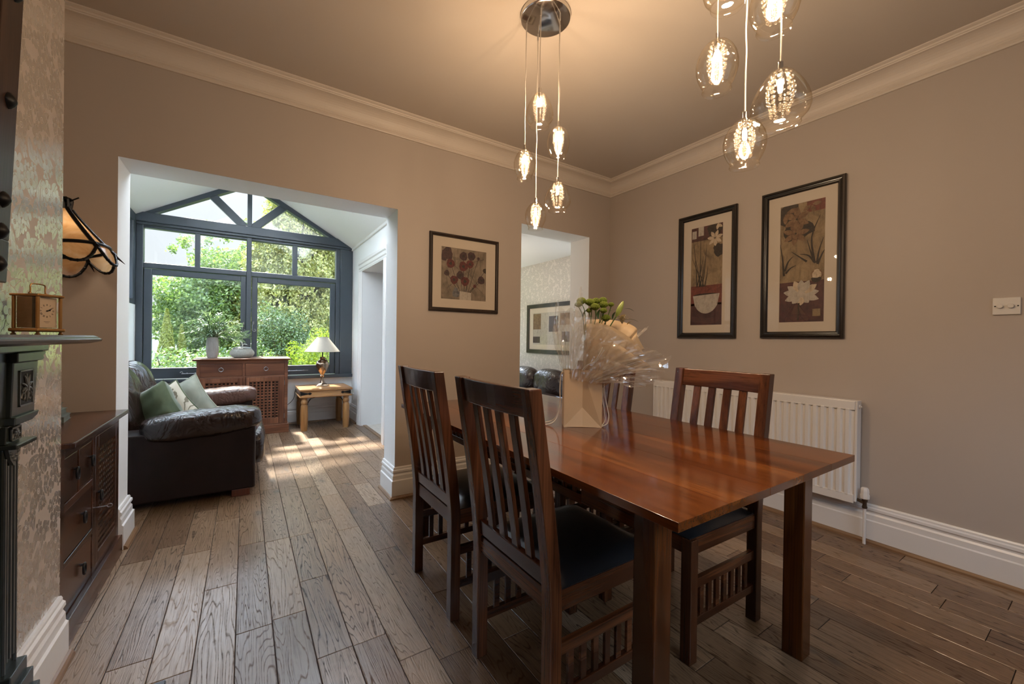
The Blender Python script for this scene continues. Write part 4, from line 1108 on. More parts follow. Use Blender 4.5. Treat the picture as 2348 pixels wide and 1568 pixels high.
def art_poppies(mb, u0, u1, w0, w1_):
    W_, H_ = u1-u0, w1_-w0; P = lambda a, b: (u0+a*W_, w1_-b*H_)
    cl = (u0, u1, w0, w1_)
    blob(mb, *P(0.13, 0.12), 0.045, 0.05, 'p_plum', seed=1, clip=cl); blob(mb, *P(0.05, 0.2), 0.028, 0.03, 'p_plum', seed=2, clip=cl)
    stroke(mb, [P(0.02, 0.02), P(0.3, 0.25), P(0.22, 0.6)], 0.0012, 'p_dark'); stroke(mb, [P(0.95, 0.15), P(0.6, 0.3), P(0.75, 0.55)], 0.0012, 'p_dark')
    for i in range(10):
        a = random.Random(i).uniform
        stroke(mb, [P(a(0, 1), a(0.1, 0.9)), P(a(0, 1), a(0.1, 0.9)), P(a(0, 1), a(0.2, 0.95))], 0.0008, 'p_dark')
    fl = [(0.20, 0.31, 0.035, 'p_red'), (0.12, 0.50, 0.022, 'p_plum'), (0.48, 0.14, 0.034, 'p_plum'), (0.66, 0.12, 0.034, 'p_plum'), (0.48, 0.34, 0.038, 'p_red'), (0.63, 0.28, 0.032, 'p_red'), (0.41, 0.52, 0.032, 'p_plum'), (0.28, 0.62, 0.033, 'p_red'), (0.52, 0.63, 0.036, 'p_red'), (0.89, 0.58, 0.032, 'p_plum'), (0.74, 0.71, 0.014, 'p_red'), (0.98, 0.38, 0.02, 'p_dark'), (0.82, 0.15, 0.013, 'p_plum')]
    for (a, b, r, k) in fl:
        stroke(mb, [P(0.5+(a-0.5)*0.25, 0.88), P(0.5+(a-0.5)*0.6, (b+0.9)/2), P(a, b)], 0.0018, 'p_dark', False)
    for i, (a, b, r, k) in enumerate(fl):
        blob(mb, *P(a, b), r, r, k, 22, 0.06, seed=i, clip=cl); blob(mb, *P(a, b), r*0.35, r*0.35, 'p_dark', 12, 0.15, seed=i+40, clip=cl)
    for k in range(5): stroke(mb, [P(0.36+0.04*k, 0.9), P(0.33+0.06*k, 0.78)], 0.002, 'p_blue', False)
    blob(mb, *P(0.32, 0.87), 0.03, 0.04, 'p_blue', 10, 0.1, seed=9, clip=cl)
    q = [P(0.40, 1.0), P(0.66, 1.0), P(0.66, 0.85), P(0.40, 0.83)]
    mb.face([(x, y, 0.0079) for x, y in q], mi=AI['p_white'])
picture('framed_print', 'square framed print of red flowers in a white vase, on the wall between the openings', 'back', (1.4535, D, 1.6645), 0.603, 0.595, FP1, M['frame_br'], (-0.204, 0.188, -0.203, 0.197), art_poppies, 'cv_grey', 0.027)
FP2 = [(0.0, 0.0), (0.0, 0.020), (0.004, 0.026), (0.014, 0.027), (0.019, 0.020), (0.023, 0.019), (0.027, 0.022), (0.036, 0.021), (0.043, 0.012), (0.045, 0.004)]
def flower(mb, c_, n, L, w, k, a0=0.0, sq=1.0):
    for i in range(n): petal(mb, c_[0], c_[1], a0+2*PI*i/n, L, w, k, 0.006)
def art_bowl(mb, u0, u1, w0, w1_):
    W_, H_ = u1-u0, w1_-w0; P = lambda a, b: (u0+a*W_, w1_-b*H_); cl = (u0, u1, w0, w1_)
    def rect(a, b, c_, d_, k, z=0.00506): mb.face([(*P(a, d_), z), (*P(c_, d_), z), (*P(c_, b), z), (*P(a, b), z)], mi=AI[k])
    rect(0, 0, 1, 0.14, 'cv_plum'); rect(0.02, 0.03, 0.16, 0.11, 'p_white', 0.00508); rect(0.22, 0.0, 0.4, 0.09, 'p_white', 0.00508)
    rect(0, 0.60, 1, 0.80, 'p_rust'); rect(0, 0.78, 1, 1, 'cv_plum')
    blob(mb, *P(0.9, 0.26), 0.05, 0.05, 'p_dark', seed=3, clip=cl); blob(mb, *P(0.75, 0.06), 0.06, 0.06, 'p_dark', seed=5, clip=cl)
    for a, b, c_ in ((0.05, 0.1, 0.2), (0.12, 0.3, 0.3), (0.3, 0.05, 0.28), (0.5, 0.18, 0.38), (0.4, 0.3, 0.2), (0.02, 0.3, 0.35), (0.55, 0.4, 0.45), (0.25, 0.45, 0.42), (0.45, 0.33, 0.3)):
        stroke(mb, [P(c_, 0.61), P((a+c_)/2+0.02, (b+0.6)/2), P(a, b)], 0.005, 'p_dark')
    f = P(0.76, 0.14); flower(mb, f, 7, 0.058, 0.014, 'p_pale', 0.3)
    petal(mb, *P(0.98, 0.04), 2.6, 0.05, 0.013, 'p_pale'); petal(mb, *P(0.86, 0.0), -1.8, 0.05, 0.012, 'p_pale')
    pts = [P(0.07, 0.70)]+[P(0.07+0.86*i/12, 0.70+0.185*math.sqrt(max(0, 1-(2*i/12-1)**2))) for i in range(1, 12)]+[P(0.93, 0.69)]
    mb.face([(x, y, 0.0077) for x, y in pts], mi=AI['p_white'])
    blob(mb, *P(0.5, 0.695), 0.105, 0.012, 'p_dark', 20, 0.0)
    for i in range(5): stroke(mb, [P(0.2+0.13*i, 0.82), P(0.25+0.13*i, 0.79), P(0.3+0.13*i, 0.83)], 0.0012, 'p_brown')
picture('framed_print', 'tall framed print of a patterned bowl and white flower, left of the pair', 'right', (W, 1.868, 1.689), 0.487, 1.005, FP2, M['frame_dk'], (-0.130, 0.132, -0.397, 0.392), art_bowl, 'cv_tan', 0.045)
def art_lotus(mb, u0, u1, w0, w1_):
    W_, H_ = u1-u0, w1_-w0; P = lambda a, b: (u0+a*W_, w1_-b*H_); cl = (u0, u1, w0, w1_)
    def rect(a, b, c_, d_, k, z=0.00506): mb.face([(*P(a, d_), z), (*P(c_, d_), z), (*P(c_, b), z), (*P(a, b), z)], mi=AI[k])
    rect(0, 0.66, 1, 1, 'cv_plum'); rect(0.6, 0, 1, 0.09, 'p_rust')
    blob(mb, *P(0.2, 0.08), 0.07, 0.09, 'p_dark', seed=2, clip=cl); blob(mb, *P(0.4, 0.22), 0.09, 0.07, 'p_dark', seed=4, clip=cl)
    for (a, b, L, w, n, a0) in ((0.12, 0.06, 0.07, 0.016, 7, 0.2), (0.38, 0.13, 0.075, 0.020, 6, 0.5), (0.36, 0.25, 0.075, 0.018, 7, 0.1), (0.7, 0.03, 0.05, 0.014, 5, 0.0)):
        c_ = P(a, b)
        for i in range(n):
            an = a0+2*PI*i/n
            if u0 < c_[0]+L*math.cos(an) < u1 and c_[1]+L*math.sin(an) < w1_: petal(mb, *c_, an, L, w, 'p_brown', 0.006)
    for c_, m_, e in (((0.78, 0.5), (0.72, 0.3), (0.9, 0.13)), ((0.8, 0.52), (0.7, 0.42), (0.62, 0.32)), ((0.84, 0.52), (0.88, 0.42), (0.97, 0.32)), ((0.85, 0.53), (0.95, 0.45), (1.0, 0.42)), ((0.78, 0.51), (0.65, 0.45), (0.46, 0.43)), ((0.62, 0.5), (0.48, 0.46), (0.27, 0.4)), ((0.1, 0.6), (0.06, 0.45), (0.0, 0.32)), ((0.12, 0.56), (0.2, 0.48), (0.32, 0.44)), ((0.14, 0.58), (0.25, 0.54), (0.38, 0.52))):
        stroke(mb, [P(*c_), P(*m_), P(*e)], 0.007, 'p_dark')
    stroke(mb, [P(0.46, 0.84), P(0.44, 0.99)], 0.004, 'p_dark', False)
    blob(mb, *P(0.84, 0.625), 0.033, 0.040, 'p_brown', seed=7, clip=cl); blob(mb, *P(0.83, 0.655), 0.028, 0.018, 'p_dark', seed=8, clip=cl); blob(mb, *P(0.84, 0.61), 0.026, 0.028, 'p_pale', seed=9, clip=cl)
    c_ = P(0.5, 0.77)
    for an, L in ((0.15, 0.09), (2.95, 0.095), (0.6, 0.095), (2.5, 0.09), (1.1, 0.09), (2.0, 0.09), (1.57, 0.085), (-0.35, 0.095), (3.5, 0.09), (-0.9, 0.06), (-1.6, 0.06), (-2.3, 0.065)):
        petal(mb, *c_, an, L, 0.023, ('p_pale', 'p_white')[int(an*10) % 2], 0.012)
    blob(mb, *P(0.5, 0.765), 0.026, 0.024, 'p_white', 18, 0.03)
    rect(0.76, 0.895, 0.93, 0.955, 'cv_tan', 0.0078)
picture('framed_print', 'tall framed print of a white water lily, right of the pair', 'right', (W, 1.2085, 1.693), 0.483, 1.008, FP2, M['frame_dk'], (-0.124, 0.134, -0.397, 0.390), art_lotus, 'cv_tan', 0.045)
def art_blocks(mb, u0, u1, w0, w1_):
    W_, H_ = u1-u0, w1_-w0; P = lambda a, b: (u0+a*W_, w1_-b*H_)
    def rect(a, b, c_, d_, k, z): mb.face([(*P(a, d_), z), (*P(c_, d_), z), (*P(c_, b), z), (*P(a, b), z)], mi=AI[k])
    rect(0, 0, 1, 1, 'p_white', 0.0052)
    for q in ((0.0, 0.02, 0.20, 0.52, 'p_brown'), (0.40, 0.12, 0.62, 0.6, 'p_plum'), (0.0, 0.75, 0.18, 0.95, 'p_plum'), (0.66, 0.05, 0.95, 0.4, 'p_brown'), (0.7, 0.6, 0.98, 0.9, 'p_plum')): rect(*q, 0.0056)
picture('framed_print', 'dark-framed abstract print on the sitting room wall above the sofa', 'right', (LX, 4.56, 1.325), 1.26, 0.74, [(0, 0), (0, 0.02), (0.004, 0.025), (0.055, 0.025), (0.06, 0.012), (0.06, 0.004)], M['frame_br'], (-0.48, 0.48, -0.235, 0.235), art_blocks, 'cv_grey', 0.06)

# ---------------------------------------------------------------- pendant clusters
def shade_glass():
    mt, g, out = mat_new('pendant_glass')
    geo = g.n('ShaderNodeNewGeometry')
    cs = g.m('ABSOLUTE', g.v('DOT_PRODUCT', geo.outputs['Normal'], geo.outputs['Incoming'], out=1))
    ed = g.m('POWER', g.m('SUBTRACT', 1.0, cs, clamp=True), 3.0)
    tr = g.n('ShaderNodeBsdfTransparent'); g.L.new(g.mix(ed, (0.985, 0.975, 0.95), (0.93, 0.78, 0.55)), tr.inputs[0])
    gl = g.n('ShaderNodeBsdfGlossy', {'Roughness': 0.02})
    mx = g.n('ShaderNodeMixShader'); g.L.new(g.m('MULTIPLY_ADD', g.m('POWER', ed, 1.4), 0.85, 0.07, clamp=True), mx.inputs[0])
    g.L.new(tr.outputs[0], mx.inputs[1]); g.L.new(gl.outputs[0], mx.inputs[2]); g.L.new(mx.outputs[0], out.inputs[0]); return mt
M['shade_glass'] = shade_glass()
def crystal():
    mt, g, out = mat_new('crystal_bead')
    geo = g.n('ShaderNodeNewGeometry')
    cs = g.m('ABSOLUTE', g.v('DOT_PRODUCT', geo.outputs['Normal'], geo.outputs['Incoming'], out=1))
    ed = g.m('POWER', g.m('SUBTRACT', 1.0, cs, clamp=True), 1.5)
    tr = g.n('ShaderNodeBsdfTransparent'); g.L.new(g.mix(ed, (0.99, 0.97, 0.93), (0.50, 0.36, 0.20)), tr.inputs[0])
    gl = g.n('ShaderNodeBsdfGlossy', {'Color': (1, 0.97, 0.92, 1), 'Roughness': 0.22})
    df = g.n('ShaderNodeBsdfTranslucent', {'Color': (0.95, 0.9, 0.82, 1)})
    m1 = g.n('ShaderNodeMixShader', {0: 0.02}); g.L.new(tr.outputs[0], m1.inputs[1]); g.L.new(gl.outputs[0], m1.inputs[2])
    m2 = g.n('ShaderNodeMixShader', {0: 0.006}); g.L.new(m1.outputs[0], m2.inputs[1]); g.L.new(df.outputs[0], m2.inputs[2])
    g.L.new(m2.outputs[0], out.inputs[0]); return mt
M['crystal'] = crystal()
M['bulb'] = emitter('lit_bulb', (1.0, 0.85, 0.64), 16.0)
M['cable'] = plain('silver_cable', (0.50, 0.45, 0.40), 0.35, 0.4)
EGG = [(0.0, 0.10), (0.03, 0.30), (0.10, 0.56), (0.2, 0.76), (0.33, 0.92), (0.47, 1.0), (0.6, 0.985), (0.72, 0.91), (0.83, 0.79), (0.90, 0.69), (0.94, 0.655), (0.975, 0.68), (1.0, 0.70), (0.995, 0.675)]
PEAR = [(0.0, 0.10), (0.03, 0.26), (0.10, 0.44), (0.2, 0.60), (0.33, 0.77), (0.47, 0.91), (0.6, 0.985), (0.70, 1.0), (0.80, 0.93), (0.88, 0.78), (0.93, 0.67), (0.965, 0.665), (1.0, 0.69), (0.995, 0.665)]
def chandelier(label, c_, items):
    r = thing('pendant_chandelier', label, 'ceiling light', (c_[0], c_[1], CZ), 0, 'clustered glass pendant lights')
    mb = MB().lathe([(0.0, -0.024), (0.112, -0.024), (0.119, -0.020), (0.121, -0.012), (0.121, 0.0)], 48, (c_[0], c_[1], CZ))
    mb.build('ceiling_rose', M['chrome'], r, world=True)
    for gi, (x, y, zt, h, wd, kind) in enumerate(items):
        gx, gy = x, y
        mb = MB()
        zz = CZ-0.024
        mb.lathe([(0.004, -0.035), (0.004, 0.0)], 8, (gx, gy, zz))
        k = max(4, int((zz-zt)/0.06)); q = random.Random(gi+int(zt*1000))
        pts = []
        for i in range(k+1):
            tt = i/k; am = 0.0022*math.sin(PI*tt)
            pts.append((gx+am*q.uniform(-1, 1), gy+am*q.uniform(-1, 1), zz+(zt+0.02-zz)*tt))
        mb.tube(smooth_path(pts, 3), 0.0022, 6)
        mb.build('cord', M['cable'], r, world=True)
        prof = EGG if kind == 'egg' else PEAR
        mb = MB().lathe([(max(0.006, rr_*wd/2), -t_*h) for t_, rr_ in prof], 40, (x, y, zt), cap=False)
        sh = mb.build('glass_shade', M['shade_glass'], r, world=True, angle=80)
        MB().lathe([(0.0045, 0.022), (0.0065, 0.020), (0.0065, 0.0), (0.010, -0.003), (0.010, -0.010), (0.006, -0.022), (0.0, -0.022)], 14, (x, y, zt)).build('lamp_cap', M['chrome'], sh, world=True)
        mb = MB(); nst = 9; bl = h*0.68; rb = 0.0056
        for s_ in range(nst):
            a = 2*PI*s_/nst+q.random()*0.3
            nb_ = int(bl/(rb*2.05)); tilt = q.uniform(-0.004, 0.004)
            for b in range(nb_):
                f = b/max(1, nb_-1)
                rad_ = wd*0.20*(0.72+0.35*math.sin(PI*min(1, f*1.1)))+q.uniform(-0.0012, 0.0012)
                mb.ball((x+rad_*math.cos(a), y+rad_*math.sin(a), zt-0.016-f*bl+q.uniform(-0.002, 0.002)), rb*q.uniform(0.8, 1.08), 8, 6)
        bd = mb.build('crystal_beads', M['crystal'], sh, world=True); bd['kind'] = 'stuff'
        mb = MB().lathe([(0.0, -0.060), (0.005, -0.057), (0.0065, -0.050), (0.0065, -0.030), (0.004, -0.024), (0.0, -0.022)], 12, (x, y, zt-0.006))
        mb.build('bulb', M['bulb'], sh, world=True)
        ld = bpy.data.lights.new('pendant_glow', 'POINT'); ld.energy = LAMP_W; ld.color = LAMP_COL; ld.shadow_soft_size = 0.016
        lo_ = bpy.data.objects.new('pendant_glow', ld); C.objects.link(lo_); lo_.parent = r
        lo_.location = (x-c_[0], y-c_[1], zt-0.048-CZ)
    return r
chandelier('five-pendant crystal chandelier seen whole, hanging over the far half of the table', (1.204, 1.577), [
    (1.143, 1.533, 2.309, 0.160, 0.131, 'pear'), (1.235, 1.505, 2.168, 0.149, 0.107, 'egg'), (1.139, 1.644, 2.086, 0.146, 0.107, 'egg'),
    (1.284, 1.564, 1.935, 0.146, 0.130, 'pear'), (1.229, 1.670, 1.852, 0.138, 0.107, 'egg')])
chandelier('nearer crystal chandelier cut off by the top of the photo', (1.205, 0.625), [
    (1.225, 0.721, 2.095, 0.159, 0.122, 'egg'), (1.237, 0.544, 1.911, 0.155, 0.147, 'pear'), (1.247, 0.644, 1.822, 0.143, 0.117, 'egg'),
    (1.189, 0.541, 2.138, 0.140, 0.122, 'egg'), (1.135, 0.640, 2.26, 0.157, 0.129, 'pear')])

# ---------------------------------------------------------------- fireplace surround, hearth
M['fire'] = plain('dark_green_black_paint', (0.018, 0.022, 0.019), 0.24, 0, 0.3, 14, 0.06)
M['fire_hi'] = plain('worn_iron_relief', (0.085, 0.085, 0.078), 0.35, 0.3, 0.3, 30, 0.1)
M['black'] = plain('matte_black', (0.004, 0.004, 0.004), 0.8)  # plain black for the fire opening, relief ground and lattice backing
fp = thing('fireplace_surround', 'dark carved fireplace surround with a fluted pilaster at the left edge', 'fireplace', (CX, 1.15, 0))
def fb(mb, name, mat=None, **k): return mb.build(name, mat or M['fire'], fp, world=True, **k)
FC = 1.15
shelf_prof = [(CX, 1.121), (-0.420, 1.121), (-0.412, 1.124), (-0.400, 1.1275), (-0.398, 1.134), (-0.404, 1.1375), (-0.406, 1.141), (-0.415, 1.1465), (CX, 1.1465)]
mb = MB(); e_ = [(0.0, 1.121), (0.125, 1.121)]
sp_ = [(0.0, 1.121), (0.122, 1.121), (0.132, 1.124), (0.145, 1.1275), (0.147, 1.134), (0.141, 1.1375), (0.139, 1.141), (0.130, 1.1465), (0.0, 1.1465)]
# moulded shelf: front and returned ends
a0, a1 = 2*FC-1.889, 1.889
rows = []
for o, z in sp_[1:-1]: rows.append((o, z))
vs = []; k = len(rows)
for (o, z) in rows:
    i_ = 0.147-o
    vs += [(CX, a0+i_, z), (CX+o, a0+i_, z), (CX+o, a1-i_, z), (CX, a1-i_, z)]
fs = []
for i in range(k-1):
    for j in range(3): fs.append((i*4+j, i*4+j+1, (i+1)*4+j+1, (i+1)*4+j))
fs += [(3, 2, 1, 0), ((k-1)*4, (k-1)*4+1, (k-1)*4+2, (k-1)*4+3)]
mb._add(vs, fs); fb(mb, 'mantel_shelf')
fb(MB().box(CX, -0.512, a0+0.06, a1-0.03, 1.097, 1.121), 'bed_mould', bevel=0.004)
fb(MB().box(CX, -0.525, a0+0.25, a1-0.26, 0.90, 1.10), 'frieze', bevel=0.003)
fb(MB().box(CX-0.3, -0.532, 0.72, 1.60, 0.0, 0.93), 'fire_opening', M['black'])
for sg in (1, -1):
    Y = lambda y: FC+sg*(y-FC)
    mb = MB()
    mb.prism([(Y(1.64), 1.097), (Y(1.825), 1.097), (Y(1.820), 1.090), (Y(1.805), 1.084), (Y(1.812), 1.076), (Y(1.795), 1.071), (Y(1.64), 1.071)], CX, -0.508, 'X')
    mb.prism([(Y(1.637), 1.071), (Y(1.790), 1.071), (Y(1.765), 0.925), (Y(1.624), 0.925)], CX, -0.515, 'X')
    mb.prism([(Y(1.618), 0.926), (Y(1.768), 0.926), (Y(1.755), 0.914), (Y(1.72), 0.905), (Y(1.615), 0.905)], CX, -0.505, 'X')
    mb.prism([(Y(1.610), 0.905), (Y(1.690), 0.905), (Y(1.684), 0.857), (Y(1.606), 0.857)], CX, -0.518, 'X')
    mb.box(CX, -0.496, Y(1.598), Y(1.722), 0.845, 0.857)
    mb.box(CX, -0.522, Y(1.604), Y(1.676), 0.22, 0.845)
    mb.box(CX, -0.480, Y(1.56), Y(1.70), 0.0, 0.165).box(CX, -0.490, Y(1.57), Y(1.69), 0.165, 0.215).box(CX, -0.50, Y(1.585), Y(1.682), 0.215, 0.255)
    pil = fb(mb, 'pilaster', bevel=0.0025)
    mb = MB()
    for i in range(3):
        y = 1.617+i*0.019
        mb.box(-0.522, -0.5175, Y(y), Y(y+0.006), 0.28, 0.80)
    mb.box(-0.522, -0.5175, Y(1.606), Y(1.611), 0.24, 0.82).box(-0.522, -0.5175, Y(1.669), Y(1.674), 0.24, 0.82)
    mb.build('flutes', M['fire_hi'], pil, world=True)
    def relief(cy, cz, hw, hh, name):
        mb = MB(); x0 = -0.5152
        mb.box(x0-0.001, x0+0.0006, Y(cy-hw), Y(cy+hw), cz-hh, cz+hh, mi=1)
        for q in ((cy-hw, cy+hw, cz-hh, cz-hh+0.004), (cy-hw, cy+hw, cz+hh-0.004, cz+hh), (cy-hw, cy-hw+0.004, cz-hh, cz+hh), (cy+hw-0.004, cy+hw, cz-hh, cz+hh)):
            mb.box(x0, x0+0.003, Y(q[0]), Y(q[1]), q[2], q[3], mi=0)
        for s2 in (-1, 1):                     # scrolling palmette
            for k2 in range(4):
                a = 0.25+k2*0.42; L = hh*(0.9-0.14*k2)
                pts = [(x0+0.002, Y(cy+s2*hw*0.08), cz-hh*0.15)]
                for i in range(1, 6):
                    tt = i/5; aa = a*(0.6+0.9*tt)
                    pts.append((x0+0.003, Y(cy+s2*min(hw*0.86, L*tt*math.sin(aa))), cz-hh*0.15+L*tt*math.cos(aa)))
                mb.tube(pts, [0.0022, 0.003, 0.0034, 0.0034, 0.003, 0.0018], 6, mi=0)
            pts = []
            for i in range(12):
                a = i*0.5; r = hw*0.42*(1-i/14)
                pts.append((x0+0.002, Y(cy+s2*(hw*0.45+r*math.cos(a)*0.8)), cz-hh*0.55+r*math.sin(a)))
            mb.tube(pts, 0.0024, 6, mi=0)
        mb.tube([(x0+0.002, Y(cy), cz-hh*0.8), (x0+0.004, Y(cy), cz), (x0+0.002, Y(cy), cz+hh*0.78)], [0.002, 0.004, 0.0015], 6, mi=0)
        mb.build(name, [M['fire_hi'], M['black']], pil, world=True)
    relief(1.708, 0.998, 0.042, 0.050, 'carved_panel')
    mb_ = relief(1.648, 0.881, 0.028, 0.018, 'carved_panel')
    mb = MB().prism([(Y(1.606), 0.845), (Y(1.674), 0.845), (Y(1.66), 0.815), (Y(1.64), 0.795), (Y(1.62), 0.815)], -0.521, -0.514, 'X')
    for i in range(5): mb.ball((-0.514, Y(1.618+i*0.0105), 0.832-0.010*(2-abs(i-2))), 0.005, 8, 6)
    mb.build('carved_drop', M['fire_hi'], pil, world=True)
M['slate'] = plain('slate', (0.05, 0.06, 0.07), 0.35, 0, 0.2, 20)
tag(MB().box(CX+0.07, -0.205, 0.58, 1.715, 0.0, 0.030).build('hearth', M['slate'], None, bevel=0.004), 'corner of a dark slate hearth at the bottom left edge', 'hearth')

# ---------------------------------------------------------------- overmantel mirror with iron studs
M['mirror_wood'] = wood('dark_mirror_frame', (0.012, 0.006, 0.004), (0.030, 0.013, 0.008), (0.06, 0.026, 0.014), 'Z', 0.34, 1, 0.0, 0.08, 9.0, 0.3)
mir = thing('overmantel_mirror', 'dark wooden overmantel mirror frame with black iron studs, top left corner', 'mirror', (-0.52, 1.1, 1.281))
tl_ = math.atan2(0.027, 0.77)
Rm = Matrix.Translation((-0.541, 1.1, 1.281)) @ Matrix.Rotation(tl_, 4, 'Y')
mb = MB(); mb.T = Rm
mb.box(0, 0.018, -0.52, 0.520, 0, 0.11).box(0, 0.018, -0.52, 0.520, 0.90, 1.01).box(0, 0.018, 0.412, 0.520, 0.11, 0.90).box(0, 0.018, -0.52, -0.412, 0.11, 0.90)
mb.build('mirror_frame', M['mirror_wood'], mir, world=True, bevel=0.003)
mb = MB(); mb.T = Rm; mb.box(0.002, 0.006, -0.414, 0.414, 0.10, 0.91)
mb.build('mirror_glass', plain('mirror_glass', (0.8, 0.8, 0.8), 0.02, 1.0, 0.0), mir, world=True)
for z in (0.045, 0.128, 0.208, 0.46, 0.735, 0.90):
    mb = MB(); mb.T = Rm @ Matrix.Translation((0.018, 0.472, z)) @ Matrix.Rotation(PI/2, 4, 'Y')
    mb.lathe([(0.020, 0), (0.019, 0.004), (0.013, 0.010), (0.005, 0.014), (0, 0.015)], 12, rfn=lambda a, t_: 1+0.06*math.cos(4*a))
    mb.build('iron_stud', M['iron'], mir, world=True)

# ---------------------------------------------------------------- carriage clock
M['brass'] = plain('aged_brass', (0.42, 0.23, 0.085), 0.28, 0.95, 0.2, 12)
M['brass_dk'] = plain('amber_brass_plate', (0.28, 0.15, 0.05), 0.30, 0.8, 0.3, 8)
M['dial'] = plain('cream_dial', (0.62, 0.47, 0.34), 0.45)
ck = thing('carriage_clock', 'small brass carriage clock on the mantel shelf', 'clock', (-0.478, 1.655, 1.1465), math.radians(-29))
MB().box(-0.0375, 0.0375, -0.0375, 0.0375, 0.008, 0.018).build('base', M['brass'], ck, bevel=0.0035, seg=3)
MB().box(-0.036, 0.036, -0.036, 0.036, 0.104, 0.111).build('top_plate', M['brass'], ck, bevel=0.0025)
for sx in (-1, 1):
    for sy in (-1, 1):
        MB().box(sx*0.0295-0.003, sx*0.0295+0.003, sy*0.0295-0.003, sy*0.0295+0.003, 0.018, 0.104).build('corner_pillar', M['brass'], ck, bevel=0.001)
        MB().lathe([(0.005, 0), (0.0055, 0.003), (0.003, 0.005), (0.0035, 0.008)], 10, (sx*0.030, sy*0.030, 0)).build('foot', M['brass'], ck)
MB().box(-0.026, 0.012, -0.026, 0.026, 0.019, 0.103).build('movement', M['brass_dk'], ck)
mb = MB().box(0.022, 0.0235, -0.0255, 0.0255, 0.020, 0.102)
dial = mb.build('dial', M['dial'], ck)
mb = MB(); xd = 0.0237
for h_ in range(12):
    a = h_*PI/6; r = 0.0165; cy, cz = r*math.sin(a), 0.066+r*math.cos(a)
    n_ = (2, 1, 2, 3, 2, 1, 2, 3, 4, 2, 1, 2)[h_]
    for k in range(n_):
        o = (k-(n_-1)/2)*0.0016
        p = Vector((xd, cy+o*math.cos(a), cz-o*math.sin(a))); t_ = Vector((0, math.sin(a), math.cos(a)))
        mb.bar(p-t_*0.0024, p+t_*0.0024, 0.0007, 0.0003, up=(1, 0, 0))
for k, (w_, z) in enumerate(((0.016, 0.036), (0.009, 0.033))): mb.box(xd-0.0002, xd+0.0002, -w_/2, w_/2, z, z+0.0007)
mb.build('dial_marks', M['iron'], dial)
mb = MB()
for a, L, w_ in ((1.05, 0.013, 0.0022), (1.35, 0.009, 0.003)):
    mb.bar((0.0245, -math.sin(a)*0.003, 0.066-math.cos(a)*0.003), (0.0245, math.sin(a)*L, 0.066+math.cos(a)*L), w_, 0.0004, up=(1, 0, 0))
mb.ball((0.0245, 0, 0.066), 0.0022, 8, 6)
mb.build('hands', M['iron'], dial)
for s_ in range(3):
    a = (0, PI/2, -PI/2)[s_]
    mb = MB(); mb.T = Matrix.Rotation(a, 4, 'Z'); mb.box(0.0305, 0.0312, -0.026, 0.026, 0.019, 0.103)
    mb.build('glass_panel', M['pic_glass'], ck)
mb = MB().tube(smooth_path([(0, -0.020, 0.111), (0, -0.0185, 0.122), (0, -0.019, 0.133), (0, -0.013, 0.139), (0, 0.013, 0.139), (0, 0.019, 0.133), (0, 0.0185, 0.122), (0, 0.020, 0.111)], 5), 0.0017, 8)
for s_ in (-1, 1): mb.ball((0, 0.020*s_, 0.113), 0.004, 8, 6)
mb.build('handle', M['brass'], ck)

# ---------------------------------------------------------------- alcove cabinet
DKW = ((0.022, 0.008, 0.004), (0.060, 0.021, 0.009), (0.115, 0.042, 0.017))
for ax in 'XYZ': M['cab'+ax] = wood('dark_cabinet_'+ax, *DKW, ax, 0.27, 1.2, 0.2, 0.15, 6)
cb = thing('alcove_cabinet', 'dark wooden cabinet with drawers and a lattice door in the alcove', 'cabinet', (-0.74, 2.50, 0))
def cbm(mb, name, mat, par=None, **k): return mb.build(name, mat, par or cb, world=True, **k)
xf = -0.547
mb = MB().box(-0.94, xf-0.02, 2.098, 2.902, 0.0, 0.735)
for q in ((2.098, 2.136, 0.10, 0.735), (2.470, 2.507, 0.10, 0.735), (2.893, 2.904, 0.10, 0.735), (2.136, 2.47, 0.692, 0.735), (2.507, 2.893, 0.700, 0.735), (2.136, 2.470, 0.495, 0.524), (2.136, 2.470, 0.288, 0.308), (2.292, 2.318, 0.524, 0.692)):
    mb.box(xf-0.02, xf, q[0], q[1], q[2], q[3])
cbm(mb, 'carcass', M['cabY'], bevel=0.0015)
cbm(MB().box(-0.945, -0.510, 2.094, 2.907, 0.735, 0.757), 'top', M['cabY'], bevel=0.004, seg=3)
cbm(MB().box(-0.94, -0.530, 2.097, 2.906, 0.0, 0.100), 'plinth', M['cabY'], bevel=0.004)
def oval_ring(par, c_, mat, L=0.022, w_=0.013, r=0.0042, axis='x', plate=True, drop=0.0):
    """drop pull hanging from a small plate; plane faces +x or -y"""
    mb = MB(); pts = []
    for i in range(20):
        a = 2*PI*i/20
        u, v = w_*math.cos(a), L*math.sin(a)
        pts.append((c_[0]+0.012, c_[1]+u, c_[2]-L*0.75+v) if axis == 'x' else (c_[0]+u, c_[1]-0.010, c_[2]-L*0.75+v))
    mb.tube(pts, r, 8, closed=True)
    if axis == 'x': mb.tube([(c_[0]-0.002, c_[1], c_[2]), (c_[0]+0.014, c_[1], c_[2]+0.001)], 0.006, 8)
    else: mb.tube([(c_[0], c_[1]+0.002, c_[2]), (c_[0], c_[1]-0.013, c_[2]+0.001)], 0.005, 8)
    return mb.build('ring_handle', mat, par, world=True)
def drawer(y0, y1, z0, z1, hy):
    mb = MB().box(xf-0.014, xf-0.003, y0, y1, z0, z1)
    d_ = cbm(mb, 'drawer', M['cabY'], bevel=0.003)
    oval_ring(d_, (xf-0.003, hy, (z0+z1)/2+0.018), M['iron'])
drawer(2.138, 2.291, 0.526, 0.690, 2.245); drawer(2.319, 2.469, 0.526, 0.690, 2.435)
drawer(2.138, 2.469, 0.310, 0.493, 2.337); drawer(2.138, 2.469, 0.103, 0.286, 2.330)
